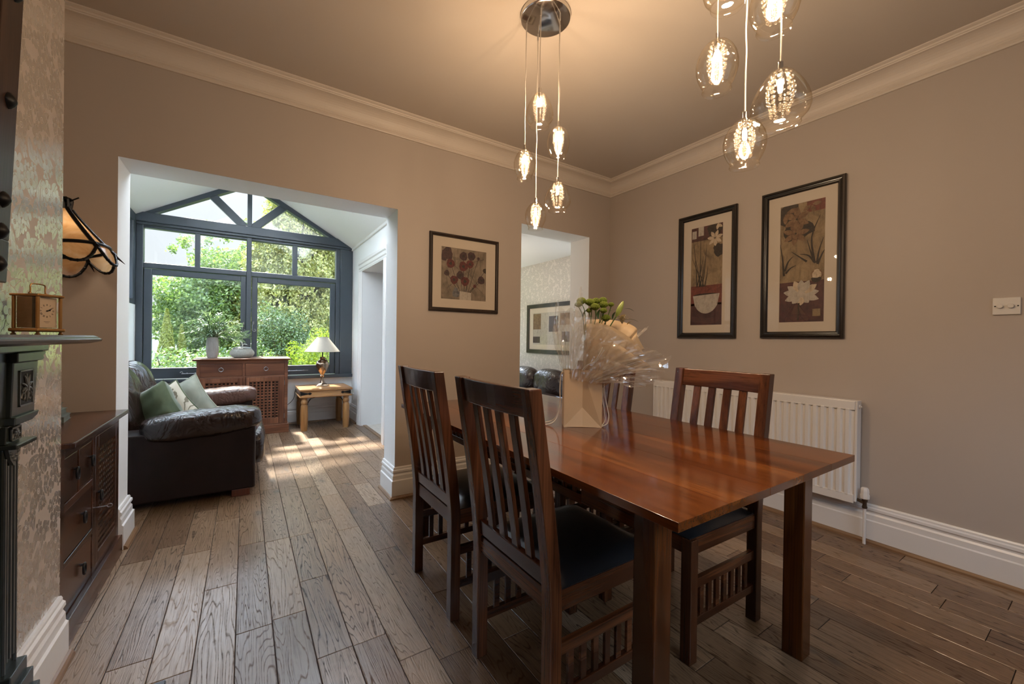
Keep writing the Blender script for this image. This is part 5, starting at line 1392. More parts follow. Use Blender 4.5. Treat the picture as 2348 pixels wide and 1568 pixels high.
def lattice(mb, u0, u1, w0, w1_, nu, nw, bw, d0, d1, plane):
    pu, pw = (u1-u0)/nu, (w1_-w0)/nw
    dm = (d0+d1)/2
    for i in range(nu+1):
        u = u0+pu*i
        if plane == 'x': mb.box(d0, dm+0.001, u-bw/2, u+bw/2, w0, w1_)
        else: mb.box(u-bw/2, u+bw/2, d0, dm+0.001, w0, w1_)
    for j in range(nw+1):
        w = w0+pw*j
        if plane == 'x': mb.box(dm-0.001, d1, u0, u1, w-bw/2, w+bw/2)
        else: mb.box(u0, u1, dm-0.001, d1, w-bw/2, w+bw/2)
mb = MB(); y0, y1, z0, z1 = 2.509, 2.891, 0.103, 0.698
la = (2.555, 2.846, 0.170, 0.640)
mb.box(xf-0.018, xf, y0, la[0], z0, z1).box(xf-0.018, xf, la[1], y1, z0, z1).box(xf-0.018, xf, la[0], la[1], z0, la[2]).box(xf-0.018, xf, la[0], la[1], la[3], z1)
dr = cbm(mb, 'door', M['cabZ'], bevel=0.003)
mb = MB(); lattice(mb, la[0], la[1], la[2], la[3], 11, 18, 0.013, xf-0.014, xf-0.002, 'x')
cbm(mb, 'lattice', M['cabZ'], dr)
oval_ring(dr, (xf, 2.548, 0.440), M['iron'])
mb = MB(); kx = xf
mb.tube([(kx, 2.545, 0.372), (kx+0.030, 2.548, 0.372)], 0.0022, 8)
mb.tube([(kx+0.038+0.009*math.cos(i*PI/6), 2.549, 0.372+0.0075*math.sin(i*PI/6)) for i in range(12)], 0.0018, 6, closed=True)
cbm(mb, 'key', M['pewter'], dr)
# books
M['bk1'] = plain('grey_green_cloth_cover', (0.11, 0.13, 0.11), 0.5, 0, 0.1, 30)
M['page'] = plain('book_pages', (0.55, 0.50, 0.42), 0.8, 0, 0.1, 80)
for i, (w_, dd, h_, z, rz, lab) in enumerate(((0.21, 0.15, 0.026, 0.757, 0.10, 'bottom and widest grey-green book of the small stack on the alcove cabinet'), (0.185, 0.13, 0.026, 0.784, 0.05, 'middle grey-green book of the small stack on the alcove cabinet'), (0.155, 0.115, 0.024, 0.811, -0.04, 'top and smallest grey-green book of the small stack on the alcove cabinet'))):
    b = thing('book', lab, 'book', (-0.775, 2.64, z), rz, 'books on the alcove cabinet')
    MB().box(-w_/2, w_/2, -dd/2, dd/2, 0, 0.003).box(-w_/2, w_/2, -dd/2, dd/2, h_-0.003, h_).box(-w_/2, w_/2, -dd/2, -dd/2+0.003, 0, h_).build('cover', M['bk1'], b, bevel=0.001)
    MB().box(-w_/2+0.003, w_/2-0.004, -dd/2+0.003, dd/2-0.003, 0.003, h_-0.003).build('pages', M['page'] if i == 9 else M['bk1'], b)

# ---------------------------------------------------------------- stained glass wall light
def amber():
    mt, g, out = mat_new('amber_glass'); o = g.obj()
    n1 = g.noise(o, 9, 3, 0.5, 1.2)
    col = g.ramp(n1, [(0.3, (0.55, 0.29, 0.11)), (0.55, (0.74, 0.50, 0.27)), (0.75, (0.80, 0.66, 0.46))])
    df = g.n('ShaderNodeBsdfDiffuse'); g.L.new(col, df.inputs[0])
    tl = g.n('ShaderNodeBsdfTranslucent'); g.L.new(col, tl.inputs[0])
    gl = g.n('ShaderNodeBsdfGlossy', {'Roughness': 0.15})
    m1 = g.n('ShaderNodeMixShader', {0: 0.6}); g.L.new(df.outputs[0], m1.inputs[1]); g.L.new(tl.outputs[0], m1.inputs[2])
    m2 = g.n('ShaderNodeMixShader', {0: 0.06}); g.L.new(m1.outputs[0], m2.inputs[1]); g.L.new(gl.outputs[0], m2.inputs[2])
    g.L.new(m2.outputs[0], out.inputs[0]); return mt
M['amber'] = amber()
sc = thing('wall_light', 'amber stained-glass wall light with black metalwork beside the chimney breast', 'wall light', (-0.70, D, 1.66))
axis0 = Vector((-0.722, 2.745, 1.735)); axis1 = Vector((-0.676, 2.715, 1.475))
dz_ = (axis1-axis0).normalized(); ux = dz_.cross(Vector((0, 1, 0))).normalized(); uy = dz_.cross(ux)
Lx = (axis1-axis0).length
def sp3(t_, r, a): return axis0+dz_*(Lx*t_)+ux*(r*math.cos(a))+uy*(r*math.sin(a))
NP = 6; a_off = math.radians(40)
rt = lambda t_: 0.028+0.150*t_**1.15
for k in range(NP):
    a0_, a1_ = a_off+2*PI*k/NP, a_off+2*PI*(k+1)/NP; am_ = (a0_+a1_)/2
    up_ = []; lo_ = []
    for i in range(9):
        t_ = 0.03+0.70*i/8; up_.append((sp3(t_, rt(t_), a0_), sp3(t_, rt(t_), a1_)))
    mb = MB(); vs = []
    for i, (p, q) in enumerate(up_):
        for j in range(5):
            f = j/4; pt = p.lerp(q, f); pt = pt+(pt-(axis0+dz_*((pt-axis0).dot(dz_)))).normalized()*0.006*math.sin(PI*f)
            vs.append(pt)
    mb._add(vs, [(i*5+j, i*5+j+1, (i+1)*5+j+1, (i+1)*5+j) for i in range(8) for j in range(4)], True)
    mb.build('glass_panel', M['amber'], sc, world=True)
    # lower lobe with pointed hem
    mb = MB(); vs = []
    for i in range(5):
        f0 = i/4
        for j in range(9):
            f = j/8; dep = (1-abs(2*f-1)**2.2)*0.30+0.04
            t_ = 0.74+dep*f0; a = a0_+(a1_-a0_)*f
            vs.append(sp3(t_, rt(0.74)*(1+0.10*f0), a))
    mb._add(vs, [(i*9+j, i*9+j+1, (i+1)*9+j+1, (i+1)*9+j) for i in range(4) for j in range(8)], True)
    mb.build('glass_lobe', M['amber'], sc, world=True)
    mb = MB()
    mb.tube([sp3(0.02+0.80*i/8, rt(0.02+0.80*i/8)+0.003, a0_) for i in range(9)], [0.009]*8+[0.011], 8)
    mb.tube([sp3(0.735, rt(0.735)+0.004, a0_+(a1_-a0_)*i/8) for i in range(9)], 0.008, 8)
    hem = [sp3(0.74+(1-abs(2*i/16-1)**2.2)*0.30+0.04, rt(0.74)*1.10+0.002, a0_+(a1_-a0_)*i/16) for i in range(17)]
    mb.tube(hem, 0.0065, 8)
    for p in hem[::2]: mb.ball(p, 0.008, 6, 4)
    for i in range(10):
        t_ = 0.1+0.065*i; mb.ball(sp3(t_, rt(t_)+0.007, a0_), 0.0065, 6, 4)
    tip = sp3(0.82, rt(0.82)+0.004, a0_); mb.tube([tip, sp3(0.98, rt(0.9)+0.022, a0_)], [0.007, 0.001], 6)
    mb.build('leaded_rib', M['iron'], sc, world=True)
mb = MB()
for k in range(12):
    a = 2*PI*k/12
    mb.tube([sp3(0.03, 0.028, a), sp3(-0.05, 0.034, a), sp3(-0.13, 0.040, a+0.1), sp3(-0.17, 0.030, a)], 0.0075, 6)
mb.tube([sp3(-0.06, 0.034, 2*PI*i/24) for i in range(24)], 0.006, 6, closed=True).tube([sp3(-0.14, 0.040, 2*PI*i/24) for i in range(24)], 0.007, 6, closed=True)
mb.ball(sp3(-0.12, 0, 0), 0.026, 10, 8)
mb.build('crown', M['iron'], sc, world=True)
mb = MB().tube(smooth_path([(-0.70, D-0.012, 1.60), (-0.70, D-0.06, 1.62), (-0.70, 2.80, 1.72), sp3(-0.26, 0, 0), sp3(-0.15, 0, 0)]), 0.007, 8)
mb.tube([sp3(-0.10, 0.03, 0.3), sp3(-0.16, 0.075, 0.3)], 0.003, 6)
mb.build('arm', M['iron'], sc, world=True)
mb = MB(); mb.T = Matrix.Translation((-0.70, D, 1.60)) @ Matrix.Rotation(PI/2, 4, 'X'); mb.lathe([(0.045, 0), (0.043, 0.008), (0.02, 0.016), (0, 0.016)], 24)
mb.build('wall_plate', M['iron'], sc, world=True)
mb = MB(); mb.ball(sp3(0.45, 0, 0), 0.020, 12, 8, (1, 1, 1.3)); mb.build('bulb', emitter('sconce_bulb', (1.0, 0.78, 0.5), 1.5), sc, world=True)
ld = bpy.data.lights.new('sconce_glow', 'POINT'); ld.energy = 0.55; ld.color = LAMP_COL; ld.shadow_soft_size = 0.03
lo_ = bpy.data.objects.new('sconce_glow', ld); C.objects.link(lo_); lo_.parent = sc
lo_.location = sp3(0.45, 0, 0)-Vector((-0.70, D, 1.66))

# ---------------------------------------------------------------- leather sofa in the sunroom
def leather(name, a, b, rough=0.3, wr=0.5, spec=0.55):
    mt, g, out = mat_new(name); o = g.obj()
    n1 = g.noise(o, 5, 4, 0.6)
    col = g.ramp(n1, [(0.3, a), (0.7, b)])
    wv = g.noise(g.v('MULTIPLY', o, (1.0, 1.0, 0.6)), 8.0, 3, 0.45, 1.2)
    ridge = g.m('ABSOLUTE', g.m('SUBTRACT', wv, 0.5))
    h = g.m('POWER', ridge, 0.8)
    pbsdf(g, out, col, rough, normal=g.bump(h, wr, 0.05), Specular_IOR_Level=spec); return mt
M['leather'] = leather('dark_brown_leather', (0.012, 0.007, 0.006), (0.034, 0.017, 0.012), 0.24, 0.36)
M['leather_lt'] = leather('lighter_brown_leather', (0.045, 0.021, 0.016), (0.10, 0.050, 0.036), 0.30, 0.36, 0.45)  # lighter brown, for the seat cushions and far arm
M['leather_flat'] = leather('smooth_brown_leather', (0.010, 0.006, 0.005), (0.017, 0.009, 0.008), 0.40, 0.03, 0.22)
def soft(mb, c_, h, p=3.2, n=14, fn=None, R=None):
    """puffed block: cube grid pulled on to a superellipsoid"""
    for ax in range(3):
        for sg in (-1, 1):
            vs = []
            for j in range(n+1):
                for i in range(n+1):
                    u, v = -1+2*i/n, -1+2*j/n
                    q = [0, 0, 0]; q[ax] = sg; q[(ax+1) % 3] = u; q[(ax+2) % 3] = v
                    L = (abs(q[0])**p+abs(q[1])**p+abs(q[2])**p)**(1/p)
                    d_ = Vector([q[k]/L*h[k] for k in range(3)])
                    if fn: d_ = fn(d_, q)
                    if R is not None: d_ = R @ d_
                    vs.append(Vector(c_)+d_)
            fs = []
            for j in range(n):
                for i in range(n):
                    f = (j*(n+1)+i, j*(n+1)+i+1, (j+1)*(n+1)+i+1, (j+1)*(n+1)+i)
                    fs.append(f if sg > 0 else f[::-1])
            mb._add(vs, fs, True)
    return mb
def wrinkle(amp, fx, fy, seed=0):
    def f(d_, q):
        n_ = math.sin(d_.x*fx+3*d_.y+seed)*math.sin(d_.y*fy+2*d_.z+seed*1.7)+0.5*math.sin(d_.x*fx*2.3+d_.y*fy*0.4+d_.z*9+seed*2)
        L = d_.length or 1
        return d_+d_/L*n_*amp
    return f
sf = thing('leather_sofa', 'dark brown leather sofa facing right in the sunroom', 'sofa', (-0.45, 4.35, 0))
def sfm(mb, name, mat, par=None, **k): return mb.build(name, mat, par or sf, world=True, angle=60, **k)
def sfcush(name, c_, h, mat, p=3.0, fn=None, R=None):
    return sfm(soft(MB(), c_, h, p, 14, fn, R), name, mat)
for y0, y1 in ((3.505, 3.735), (4.93, 5.16)):
    mb = MB().prism(rrect(-0.93, 0.072, y0, y1, 0.02), 0.05, 0.50, 'Z')
    sfm(mb, 'arm_panel', M['leather_flat'], bevel=0.01)
    far = y0 > 4
    sfcush('arm_roll', (-0.235, (y0+y1)/2-0.01, 0.535), (0.345, 0.150, 0.092), M['leather_lt'] if far else M['leather'], 3.6, wrinkle(0.0045, 26, 14, y0), Matrix.Rotation(math.radians(-4.0), 3, 'Y'))
mb = MB().box(-0.98, 0.055, 3.72, 4.94, 0.05, 0.27); sfm(mb, 'base', M['leather_flat'], bevel=0.02)
for i, yc in enumerate((4.035, 4.63)):
    sfcush('seat_cushion', (-0.25, yc, 0.365), (0.36, 0.298, 0.115), M['leather_lt'], 4.0, wrinkle(0.004, 12, 11, i+5))
    sfcush('footrest_pad', (0.088, yc, 0.275), (0.062, 0.296, 0.150), M['leather'], 3.2, wrinkle(0.003, 12, 9, i))
    sfcush('back_cushion', (-0.765, yc, 0.66), (0.135, 0.30, 0.275), M['leather'], 2.8, wrinkle(0.010, 14, 13, i*2+1), Matrix.Rotation(math.radians(-16), 3, 'Y'))
sfm(MB().prism(rrect(-1.0, -0.80, 3.52, 5.15, 0.05), 0.06, 0.80, 'Z'), 'back_frame', M['leather'], bevel=0.03)
M['foot_wood'] = wood('reddish_foot_wood', (0.08, 0.02, 0.008), (0.18, 0.05, 0.02), (0.28, 0.09, 0.04), 'Z', 0.4)
for x, y in ((-0.016, 3.56), (-0.016, 5.10), (-0.88, 3.56), (-0.88, 5.10)):
    sfm(MB().box(x-0.055, x+0.055, y-0.05, y+0.05, 0.0, 0.052), 'foot', M['foot_wood'], bevel=0.004)

# ---------------------------------------------------------------- cushions on the sofa
def velvet(name, a, b, sheen=0.6):
    mt, g, out = mat_new(name); o = g.obj()
    n1 = g.noise(o, 6, 3, 0.6, 0.8); col = g.ramp(n1, [(0.3, a), (0.7, b)])
    pbsdf(g, out, col, 0.75, normal=g.bump(g.noise(o, 220, 2), 0.15, 0.002), Sheen_Weight=sheen, Sheen_Roughness=0.35); return mt
M['velvet_g'] = velvet('green_velvet', (0.050, 0.075, 0.035), (0.105, 0.135, 0.070))
M['cloth_gr'] = velvet('grey_green_cloth', (0.17, 0.18, 0.14), (0.25, 0.255, 0.20), 0.3)
M['piping'] = plain('pale_piping', (0.32, 0.34, 0.26), 0.7)
def thistle():
    mt, g, out = mat_new('thistle_print_cloth'); o = g.obj()
    sp = g.n('ShaderNodeSeparateXYZ'); g.L.new(o, sp.inputs[0])
    wv = g.noise(o, 9, 2, 0.5, 1.2)
    y, z = sp.outputs[1], sp.outputs[2]
    # a curving main stem, leaf strokes either side and a cone-shaped head
    st_ = g.m('ABSOLUTE', g.m('SUBTRACT', y, g.m('ADD', 0.09, g.m('MULTIPLY', g.m('SINE', g.m('MULTIPLY', z, 11)), 0.025))))
    stem = g.m('LESS_THAN', st_, 0.006)
    r_ = g.m('SQRT', g.m('ADD', g.m('POWER', g.m('SUBTRACT', y, 0.09), 2), g.m('POWER', g.m('SUBTRACT', z, 0.11), 2)))
    head = g.m('LESS_THAN', r_, 0.065)
    scal = g.m('GREATER_THAN', g.m('SINE', g.m('ADD', g.m('MULTIPLY', z, 260), g.m('MULTIPLY', g.m('ABSOLUTE', g.m('SINE', g.m('MULTIPLY', y, 160))), 3.0))), 0.1)
    head = g.m('MULTIPLY', head, scal)
    fan = g.m('FRACT', g.m('ADD', g.m('MULTIPLY', g.m('ARCTAN2', g.m('ADD', z, 0.10), g.m('SUBTRACT', y, 0.09)), 2.2), g.m('MULTIPLY', wv, 1.1)))
    r2 = g.m('SQRT', g.m('ADD', g.m('POWER', g.m('SUBTRACT', y, 0.09), 2), g.m('POWER', g.m('ADD', z, 0.10), 2)))
    lf = g.m('MULTIPLY', g.m('LESS_THAN', g.m('ABSOLUTE', g.m('SUBTRACT', fan, 0.5)), 0.11), g.m('LESS_THAN', r2, 0.20))
    r3 = g.m('SQRT', g.m('ADD', g.m('POWER', g.m('ADD', y, 0.03), 2), g.m('POWER', g.m('SUBTRACT', z, 0.10), 2)))
    fan2 = g.m('FRACT', g.m('ADD', g.m('MULTIPLY', g.m('ARCTAN2', g.m('SUBTRACT', z, 0.10), g.m('ADD', y, 0.03)), 1.9), g.m('MULTIPLY', wv, 1.4)))
    lf2 = g.m('MULTIPLY', g.m('LESS_THAN', g.m('ABSOLUTE', g.m('SUBTRACT', fan2, 0.5)), 0.12), g.m('LESS_THAN', r3, 0.10))
    mk = g.m('MAXIMUM', g.m('MAXIMUM', stem, head), g.m('MAXIMUM', lf, lf2))
    col = g.mix(g.m('MULTIPLY', mk, 0.85), (0.46, 0.42, 0.33), (0.10, 0.085, 0.05))
    pbsdf(g, out, col, 0.8, normal=g.bump(g.noise(o, 200, 2), 0.15, 0.002)); return mt
M['thistle'] = thistle()
def pillow(label, TR, BR, w_, th, N, mat, piping=None, seed=0):
    TR, BR, N = Vector(TR), Vector(BR), Vector(N)
    U = (TR-BR); h = U.length; U.normalize(); N = (N-U*N.dot(U)).normalized(); R = U.cross(N)
    cc = (TR+BR)/2-R*(w_/2)
    m3 = Matrix((N, R, U)).transposed()
    r = thing('cushion', label, 'cushion', cc, rot=m3.to_euler())
    n = 20; mb = MB()
    for sg in (1, -1):
        def fn(a, b):
            u, v = 2*a-1, 2*b-1
            y = u*w_/2*(1-0.10*(1-v*v)*abs(u)); z = v*h/2*(1-0.10*(1-u*u)*abs(v))
            t_ = th/2*((1-u**4)*(1-v**4))**0.55
            t_ *= 1+0.06*math.sin(5*u+3*v+seed)+0.05*math.sin(9*v-4*u+seed*2)
            return (sg*t_, y, z)
        mb.grid(fn, n, n)
    bm_o = mb.build('cover', mat, r, angle=80)
    if piping:
        pts = []
        for s0, s1 in (((-1, -1), (1, -1)), ((1, -1), (1, 1)), ((1, 1), (-1, 1)), ((-1, 1), (-1, -1))):
            for i in range(12):
                u = s0[0]+(s1[0]-s0[0])*i/12; v = s0[1]+(s1[1]-s0[1])*i/12
                pts.append((0, u*w_/2*(1-0.10*(1-v*v)*abs(u)), v*h/2*(1-0.10*(1-u*u)*abs(v))))
        MB().tube(pts, 0.006, 6, closed=True).build('piping', piping, r)
    return r
pillow('green velvet cushion at the near end of the leather sofa', (-0.500, 3.93, 0.825), (-0.366, 3.88, 0.540), 0.38, 0.17, (-0.66, -0.75, 0.1), M['velvet_g'], None, 1)
pillow('cream cushion printed with a thistle, in the middle of the three', (-0.450, 4.13, 0.800), (-0.252, 4.06, 0.515), 0.40, 0.15, (-0.05, -1.0, 0.12), M['thistle'], M['velvet_g'], 2)
pillow('grey-green piped cushion farthest along the leather sofa', (-0.352, 4.42, 0.820), (-0.155, 4.33, 0.485), 0.42, 0.15, (-0.10, -1.0, 0.14), M['cloth_gr'], M['piping'], 3)

# ---------------------------------------------------------------- lattice sideboard under the window
SBW = ((0.085, 0.027, 0.012), (0.175, 0.065, 0.030), (0.275, 0.115, 0.058))
for ax in 'XYZ': M['sb'+ax] = wood('red_brown_sideboard_'+ax, *SBW, ax, 0.38, 1.2, 0.1, 0.1, 6)
sb = thing('sideboard', 'reddish wooden sideboard with lattice doors under the garden window', 'sideboard', (0, 5.84, 0))
def sbm(mb, name, mat, par=None, **k): return mb.build(name, mat, par or sb, world=True, **k)
YF, YB = 5.605, 6.06
mb = MB().box(-0.441, 0.438, YF+0.02, YB, 0.05, 0.872)
for q in ((-0.441, -0.412, 0.10, 0.872), (0.404, 0.438, 0.10, 0.872), (-0.022, 0.006, 0.69, 0.84), (-0.412, 0.404, 0.838, 0.872), (-0.412, 0.404, 0.676, 0.692), (-0.412, 0.404, 0.10, 0.118)):
    mb.box(q[0], q[1], YF, YF+0.02, q[2], q[3])
sbm(mb, 'carcass', M['sbX'], bevel=0.002)
sbm(MB().prism([(5.562, 0.893), (5.562, 0.886), (5.590, 0.872), (YB+0.01, 0.872), (YB+0.01, 0.895), (5.566, 0.895)], -0.476, 0.464, 'X'), 'top', M['sbX'], bevel=0.002)
sbm(MB().box(-0.456, 0.454, YF-0.014, YB, 0.0, 0.104), 'plinth', M['sbX'], bevel=0.004)
for x0, x1, rx in ((-0.411, -0.023, -0.221), (0.007, 0.403, 0.211)):
    d_ = sbm(MB().box(x0, x1, YF+0.004, YF+0.02, 0.694, 0.836), 'drawer', M['sbX'], bevel=0.003)
    mb = MB().tube([(rx+0.021*math.cos(2*PI*i/20), YF-0.008, 0.775+0.021*math.sin(2*PI*i/20)-0.004) for i in range(20)], 0.0032, 6, closed=True)
    mb.tube([(rx, YF+0.004, 0.793), (rx, YF-0.012, 0.793)], 0.006, 8); sbm(mb, 'ring_handle', M['pewter'], d_)
for x0, x1, l0, l1, kx in ((-0.411, -0.011, -0.366, -0.062, -0.02), (0.007, 0.403, 0.043, 0.344, 0.02)):
    z0, z1, a, b = 0.118, 0.675, 0.184, 0.624
    mb = MB().box(x0, l0, YF, YF+0.02, z0, z1).box(l1, x1, YF, YF+0.02, z0, z1).box(l0, l1, YF, YF+0.02, z0, a).box(l0, l1, YF, YF+0.02, b, z1)
    d_ = sbm(mb, 'door', M['sbZ'], bevel=0.003)
    mb = MB(); lattice(mb, l0, l1, a, b, 8, 13, 0.016, YF+0.004, YF+0.016, 'y'); sbm(mb, 'lattice', M['sbZ'], d_)
    sbm(MB().box(l0, l1, YF+0.019, YF+0.0205, a, b), 'door_backing', M['black'], d_)
    hx = x1+0.001 if x0 > 0 else x0-0.001
    for z in (0.60, 0.20): sbm(MB().tube([(hx, YF-0.003, z-0.028), (hx, YF-0.003, z+0.028)], 0.004, 6), 'hinge', M['pewter'], d_)
sbm(MB().box(-0.012, 0.004, YF-0.012, YF+0.01, 0.12, 0.692), 'door_stop', M['sbZ'], bevel=0.003)

# ---------------------------------------------------------------- vase with foliage, lidded jar
def ribbed(name, a, b, fz=110):
    mt, g, out = mat_new(name); o = g.obj()
    n1 = g.noise(g.v('MULTIPLY', o, (1, 1, 0.12)), fz, 3, 0.6); n2 = g.noise(o, 14, 4)
    col = g.mix(n1, a, b); col = g.mix(g.m('MULTIPLY', n2, 0.35), col, tuple(x*1.3 for x in b))
    pbsdf(g, out, col, 0.55, normal=g.bump(n1, 0.4, 0.003)); return mt
M['vase'] = ribbed('grey_streaked_ceramic', (0.13, 0.115, 0.10), (0.36, 0.34, 0.32))
vz, vc = 0.895, (-0.319, 5.93)
vs_ = thing('vase', 'tall grey streaked ceramic vase on the sideboard', 'vase', (vc[0], vc[1], vz))
vp = [(0.0, 0.004), (0.047, 0.0), (0.049, 0.010), (0.057, 0.045), (0.0615, 0.10), (0.0605, 0.16), (0.056, 0.215), (0.050, 0.238), (0.046, 0.240), (0.050, 0.225), (0.050, 0.12)]
MB().lathe(vp[1:], 40, (0, 0, 0), rfn=lambda a, t_: 1+0.012*math.cos(26*a)).build('body', M['vase'], vs_)
MB().lathe([(0, 0.004), (0.047, 0.004)], 30).build('foot', M['vase'], vs_)
def foliage_mat(name, a, b, c_, tr=0.35, rough=0.45):
    mt, g, out = mat_new(name)
    ri = g.n('ShaderNodeNewGeometry').outputs['Random Per Island']
    col = g.ramp(ri, [(0.0, a), (0.5, b), (1.0, c_)])
    p = pbsdf(g, None, col, rough)
    t_ = g.n('ShaderNodeBsdfTranslucent'); g.L.new(g.mix(1.0, col, (1.5, 1.55, 0.8), 'MULTIPLY'), t_.inputs[0])
    mx = g.n('ShaderNodeMixShader', {0: tr}); g.L.new(p.outputs[0], mx.inputs[1]); g.L.new(t_.outputs[0], mx.inputs[2])
    g.L.new(mx.outputs[0], out.inputs[0]); return mt
M['vfol'] = foliage_mat('grey_green_spray', (0.070, 0.119, 0.070), (0.140, 0.210, 0.133), (0.280, 0.350, 0.266), 0.25, 0.42)
vf = thing('foliage_bunch', 'bushy grey-green foliage spilling from the tall vase', 'foliage', (vc[0], vc[1], vz+0.05))
q = random.Random(11); lv = MB(); stm = MB()
for k in range(46):
    a = q.uniform(0, 2*PI); el = q.uniform(0.05, 1.25); L = q.uniform(0.20, 0.36)
    dx, dy, dz = math.cos(a)*math.cos(el), math.sin(a)*math.cos(el), math.sin(el)
    tip = Vector((dx*L*1.0, min(dy*L*0.75, 0.14), 0.18+dz*L*0.95-0.06*math.cos(el)))
    pts = smooth_path([(0.01*dx, 0.01*dy, 0.02), (0.03*dx, 0.03*dy, 0.17), (tip.x*0.55, tip.y*0.55, 0.18+(tip.z-0.18)*0.75+0.03), tuple(tip)], 5)
    stm.tube(pts, 0.0016, 5)
    for i in range(5, len(pts)):
        for s_ in (-1, 1):
            t_ = (pts[min(i+1, len(pts)-1)]-pts[i-1]).normalized(); sd = t_.cross(Vector((0, 0, 1)))
            if sd.length < 0.01: sd = Vector((1, 0, 0))
            sd.normalize(); dd = (t_*0.8+sd*s_*q.uniform(0.3, 0.8)+Vector((0, 0, q.uniform(-0.3, 0.35)))).normalized()
            leaf(lv, pts[i], pts[i]+dd*q.uniform(0.045, 0.085), q.uniform(0.006, 0.0105), (0, 0, 1), q.uniform(-0.1, 0.25), 4)
for (sx_, sz_) in ((0.26, 0.34), (0.32, 0.24), (0.28, 0.17), (0.33, 0.20)):   # loose sprays reaching over the jar
    pts = smooth_path([(0.02, 0, 0.16), (sx_*0.6, -0.02, 0.17+(sz_-0.17)*0.7), (sx_, -0.03, sz_)], 6); stm.tube(pts, 0.0016, 5)
    for i in range(4, len(pts)):
        for s_ in (-1, 1): leaf(lv, pts[i], pts[i]+Vector((0.05, 0.0, s_*0.03+q.uniform(-0.02, 0.02))), 0.009, (0, -1, 0), 0.1, 4)
stm.build('stems', M['stem'], vf)['kind'] = 'stuff'
lv.build('leaves', M['vfol'], vf)['kind'] = 'stuff'
M['jar'] = plain('grey_green_glaze', (0.38, 0.38, 0.33), 0.5, 0, 0.2, 60)
jr = thing('lidded_jar', 'round woven-pattern lidded jar with a leaf finial on the sideboard', 'jar', (-0.026, 5.85, 0.895))
def jarr(a, t_): return 1
mb = MB(); nr, na = 16, 64
def jp(t_): return 0.070+0.052*math.sin(PI*min(1, 0.12+0.80*t_))**0.8
for i in range(nr):
    for j in range(na):
        t_ = (i+0.5)/nr; a = 2*PI*(j+0.5*(i % 2))/na; r = jp(t_)
        c_ = Vector((r*math.cos(a), r*math.sin(a), 0.006+0.102*t_))
        w2, h2 = PI*r/na*0.86, 0.102/nr/2*0.80
        tx = Vector((-math.sin(a), math.cos(a), 0)); o_ = Vector((math.cos(a), math.sin(a), 0))
        e = [c_+tx*x_*w2+Vector((0, 0, z_*h2)) for x_, z_ in ((-1, -1), (1, -1), (1, 1), (-1, 1))]
        f_ = [p+o_*0.0022-tx*x_*w2*0.2 for p, x_ in zip(e, (-1, 1, 1, -1))]
        mb._add(e+f_, [(4, 5, 6, 7), (0, 1, 5, 4), (1, 2, 6, 5), (2, 3, 7, 6), (3, 0, 4, 7)])
mb.lathe([(0.066, 0.0)]+[(jp(i/12)-0.0015, 0.006+0.102*i/12) for i in range(13)], 48)
mb.build('body', M['jar'], jr)
M['jar_dk'] = plain('dark_grey_glaze', (0.075, 0.078, 0.070), 0.5, 0, 0.25, 60)
MB().lathe([(0.088, 0.104), (0.096, 0.108), (0.097, 0.112), (0.080, 0.122), (0.050, 0.131), (0.015, 0.135), (0.0, 0.136)], 48, rfn=lambda a, t_: 1+0.02*math.cos(24*a)).build('lid', M['jar_dk'], jr)
mb = MB().tube(smooth_path([(0, 0, 0.133), (0.002, 0, 0.15), (-0.004, 0, 0.17), (-0.014, 0, 0.192)]), 0.006, 8)
leaf(mb, (0, 0, 0.152), (0.055, -0.01, 0.150), 0.011, (0, -0.3, 1), 0.2); leaf(mb, (0, 0, 0.158), (-0.03, -0.012, 0.20), 0.012, (1, -0.5, 0.3), 0.2); leaf(mb, (-0.005, 0, 0.16), (-0.022, 0.01, 0.145), 0.009); leaf(mb, (-0.012, 0, 0.18), (-0.018, -0.015, 0.225), 0.011, (1, 0, 0.2), 0.1)
mb.build('leaf_finial', M['jar'], jr)

# ---------------------------------------------------------------- lamp table and lamp
HON = ((0.26, 0.115, 0.036), (0.43, 0.215, 0.075), (0.56, 0.31, 0.125))
for ax in 'XYZ': M['hon'+ax] = wood('honey_wood_'+ax, *HON, ax, 0.3, 1.1, 0.2, 0.06, 6)
lt = thing('lamp_table', 'low honey-coloured wooden side table with turned legs and iron straps', 'side table', (0.862, 5.80, 0))
def ltm(mb, name, mat, par=None, **k): return mb.build(name, mat, par or lt, world=True, **k)
X0, X1, Y0_, Y1_ = 0.556, 1.166, 5.505, 6.085
ltm(MB().box(X0, X1, Y0_, Y1_, 0.488, 0.514), 'top', M['honX'], bevel=0.008, seg=3)
ltm(MB().box(X0+0.022, X1-0.022, Y0_+0.018, Y1_-0.018, 0.425, 0.489), 'frame', M['honX'], bevel=0.003)
ltm(MB().box(X0+0.004, X1-0.004, Y0_+0.004, Y1_-0.004, 0.408, 0.427), 'lower_moulding', M['honX'], bevel=0.006)
lp = [(0.036, 0.0), (0.038, 0.006), (0.036, 0.012), (0.038, 0.016), (0.037, 0.024), (0.039, 0.028), (0.042, 0.12), (0.0425, 0.22), (0.040, 0.300), (0.034, 0.318), (0.032, 0.326), (0.038, 0.332), (0.040, 0.352), (0.036, 0.368), (0.031, 0.378), (0.034, 0.392), (0.044, 0.410)]
for x in (X0+0.060, X1-0.068):
    for y in (Y0_+0.055, Y1_-0.055):
        ltm(MB().lathe(lp, 24, (x, y, 0)), 'leg', M['honZ'], angle=50)
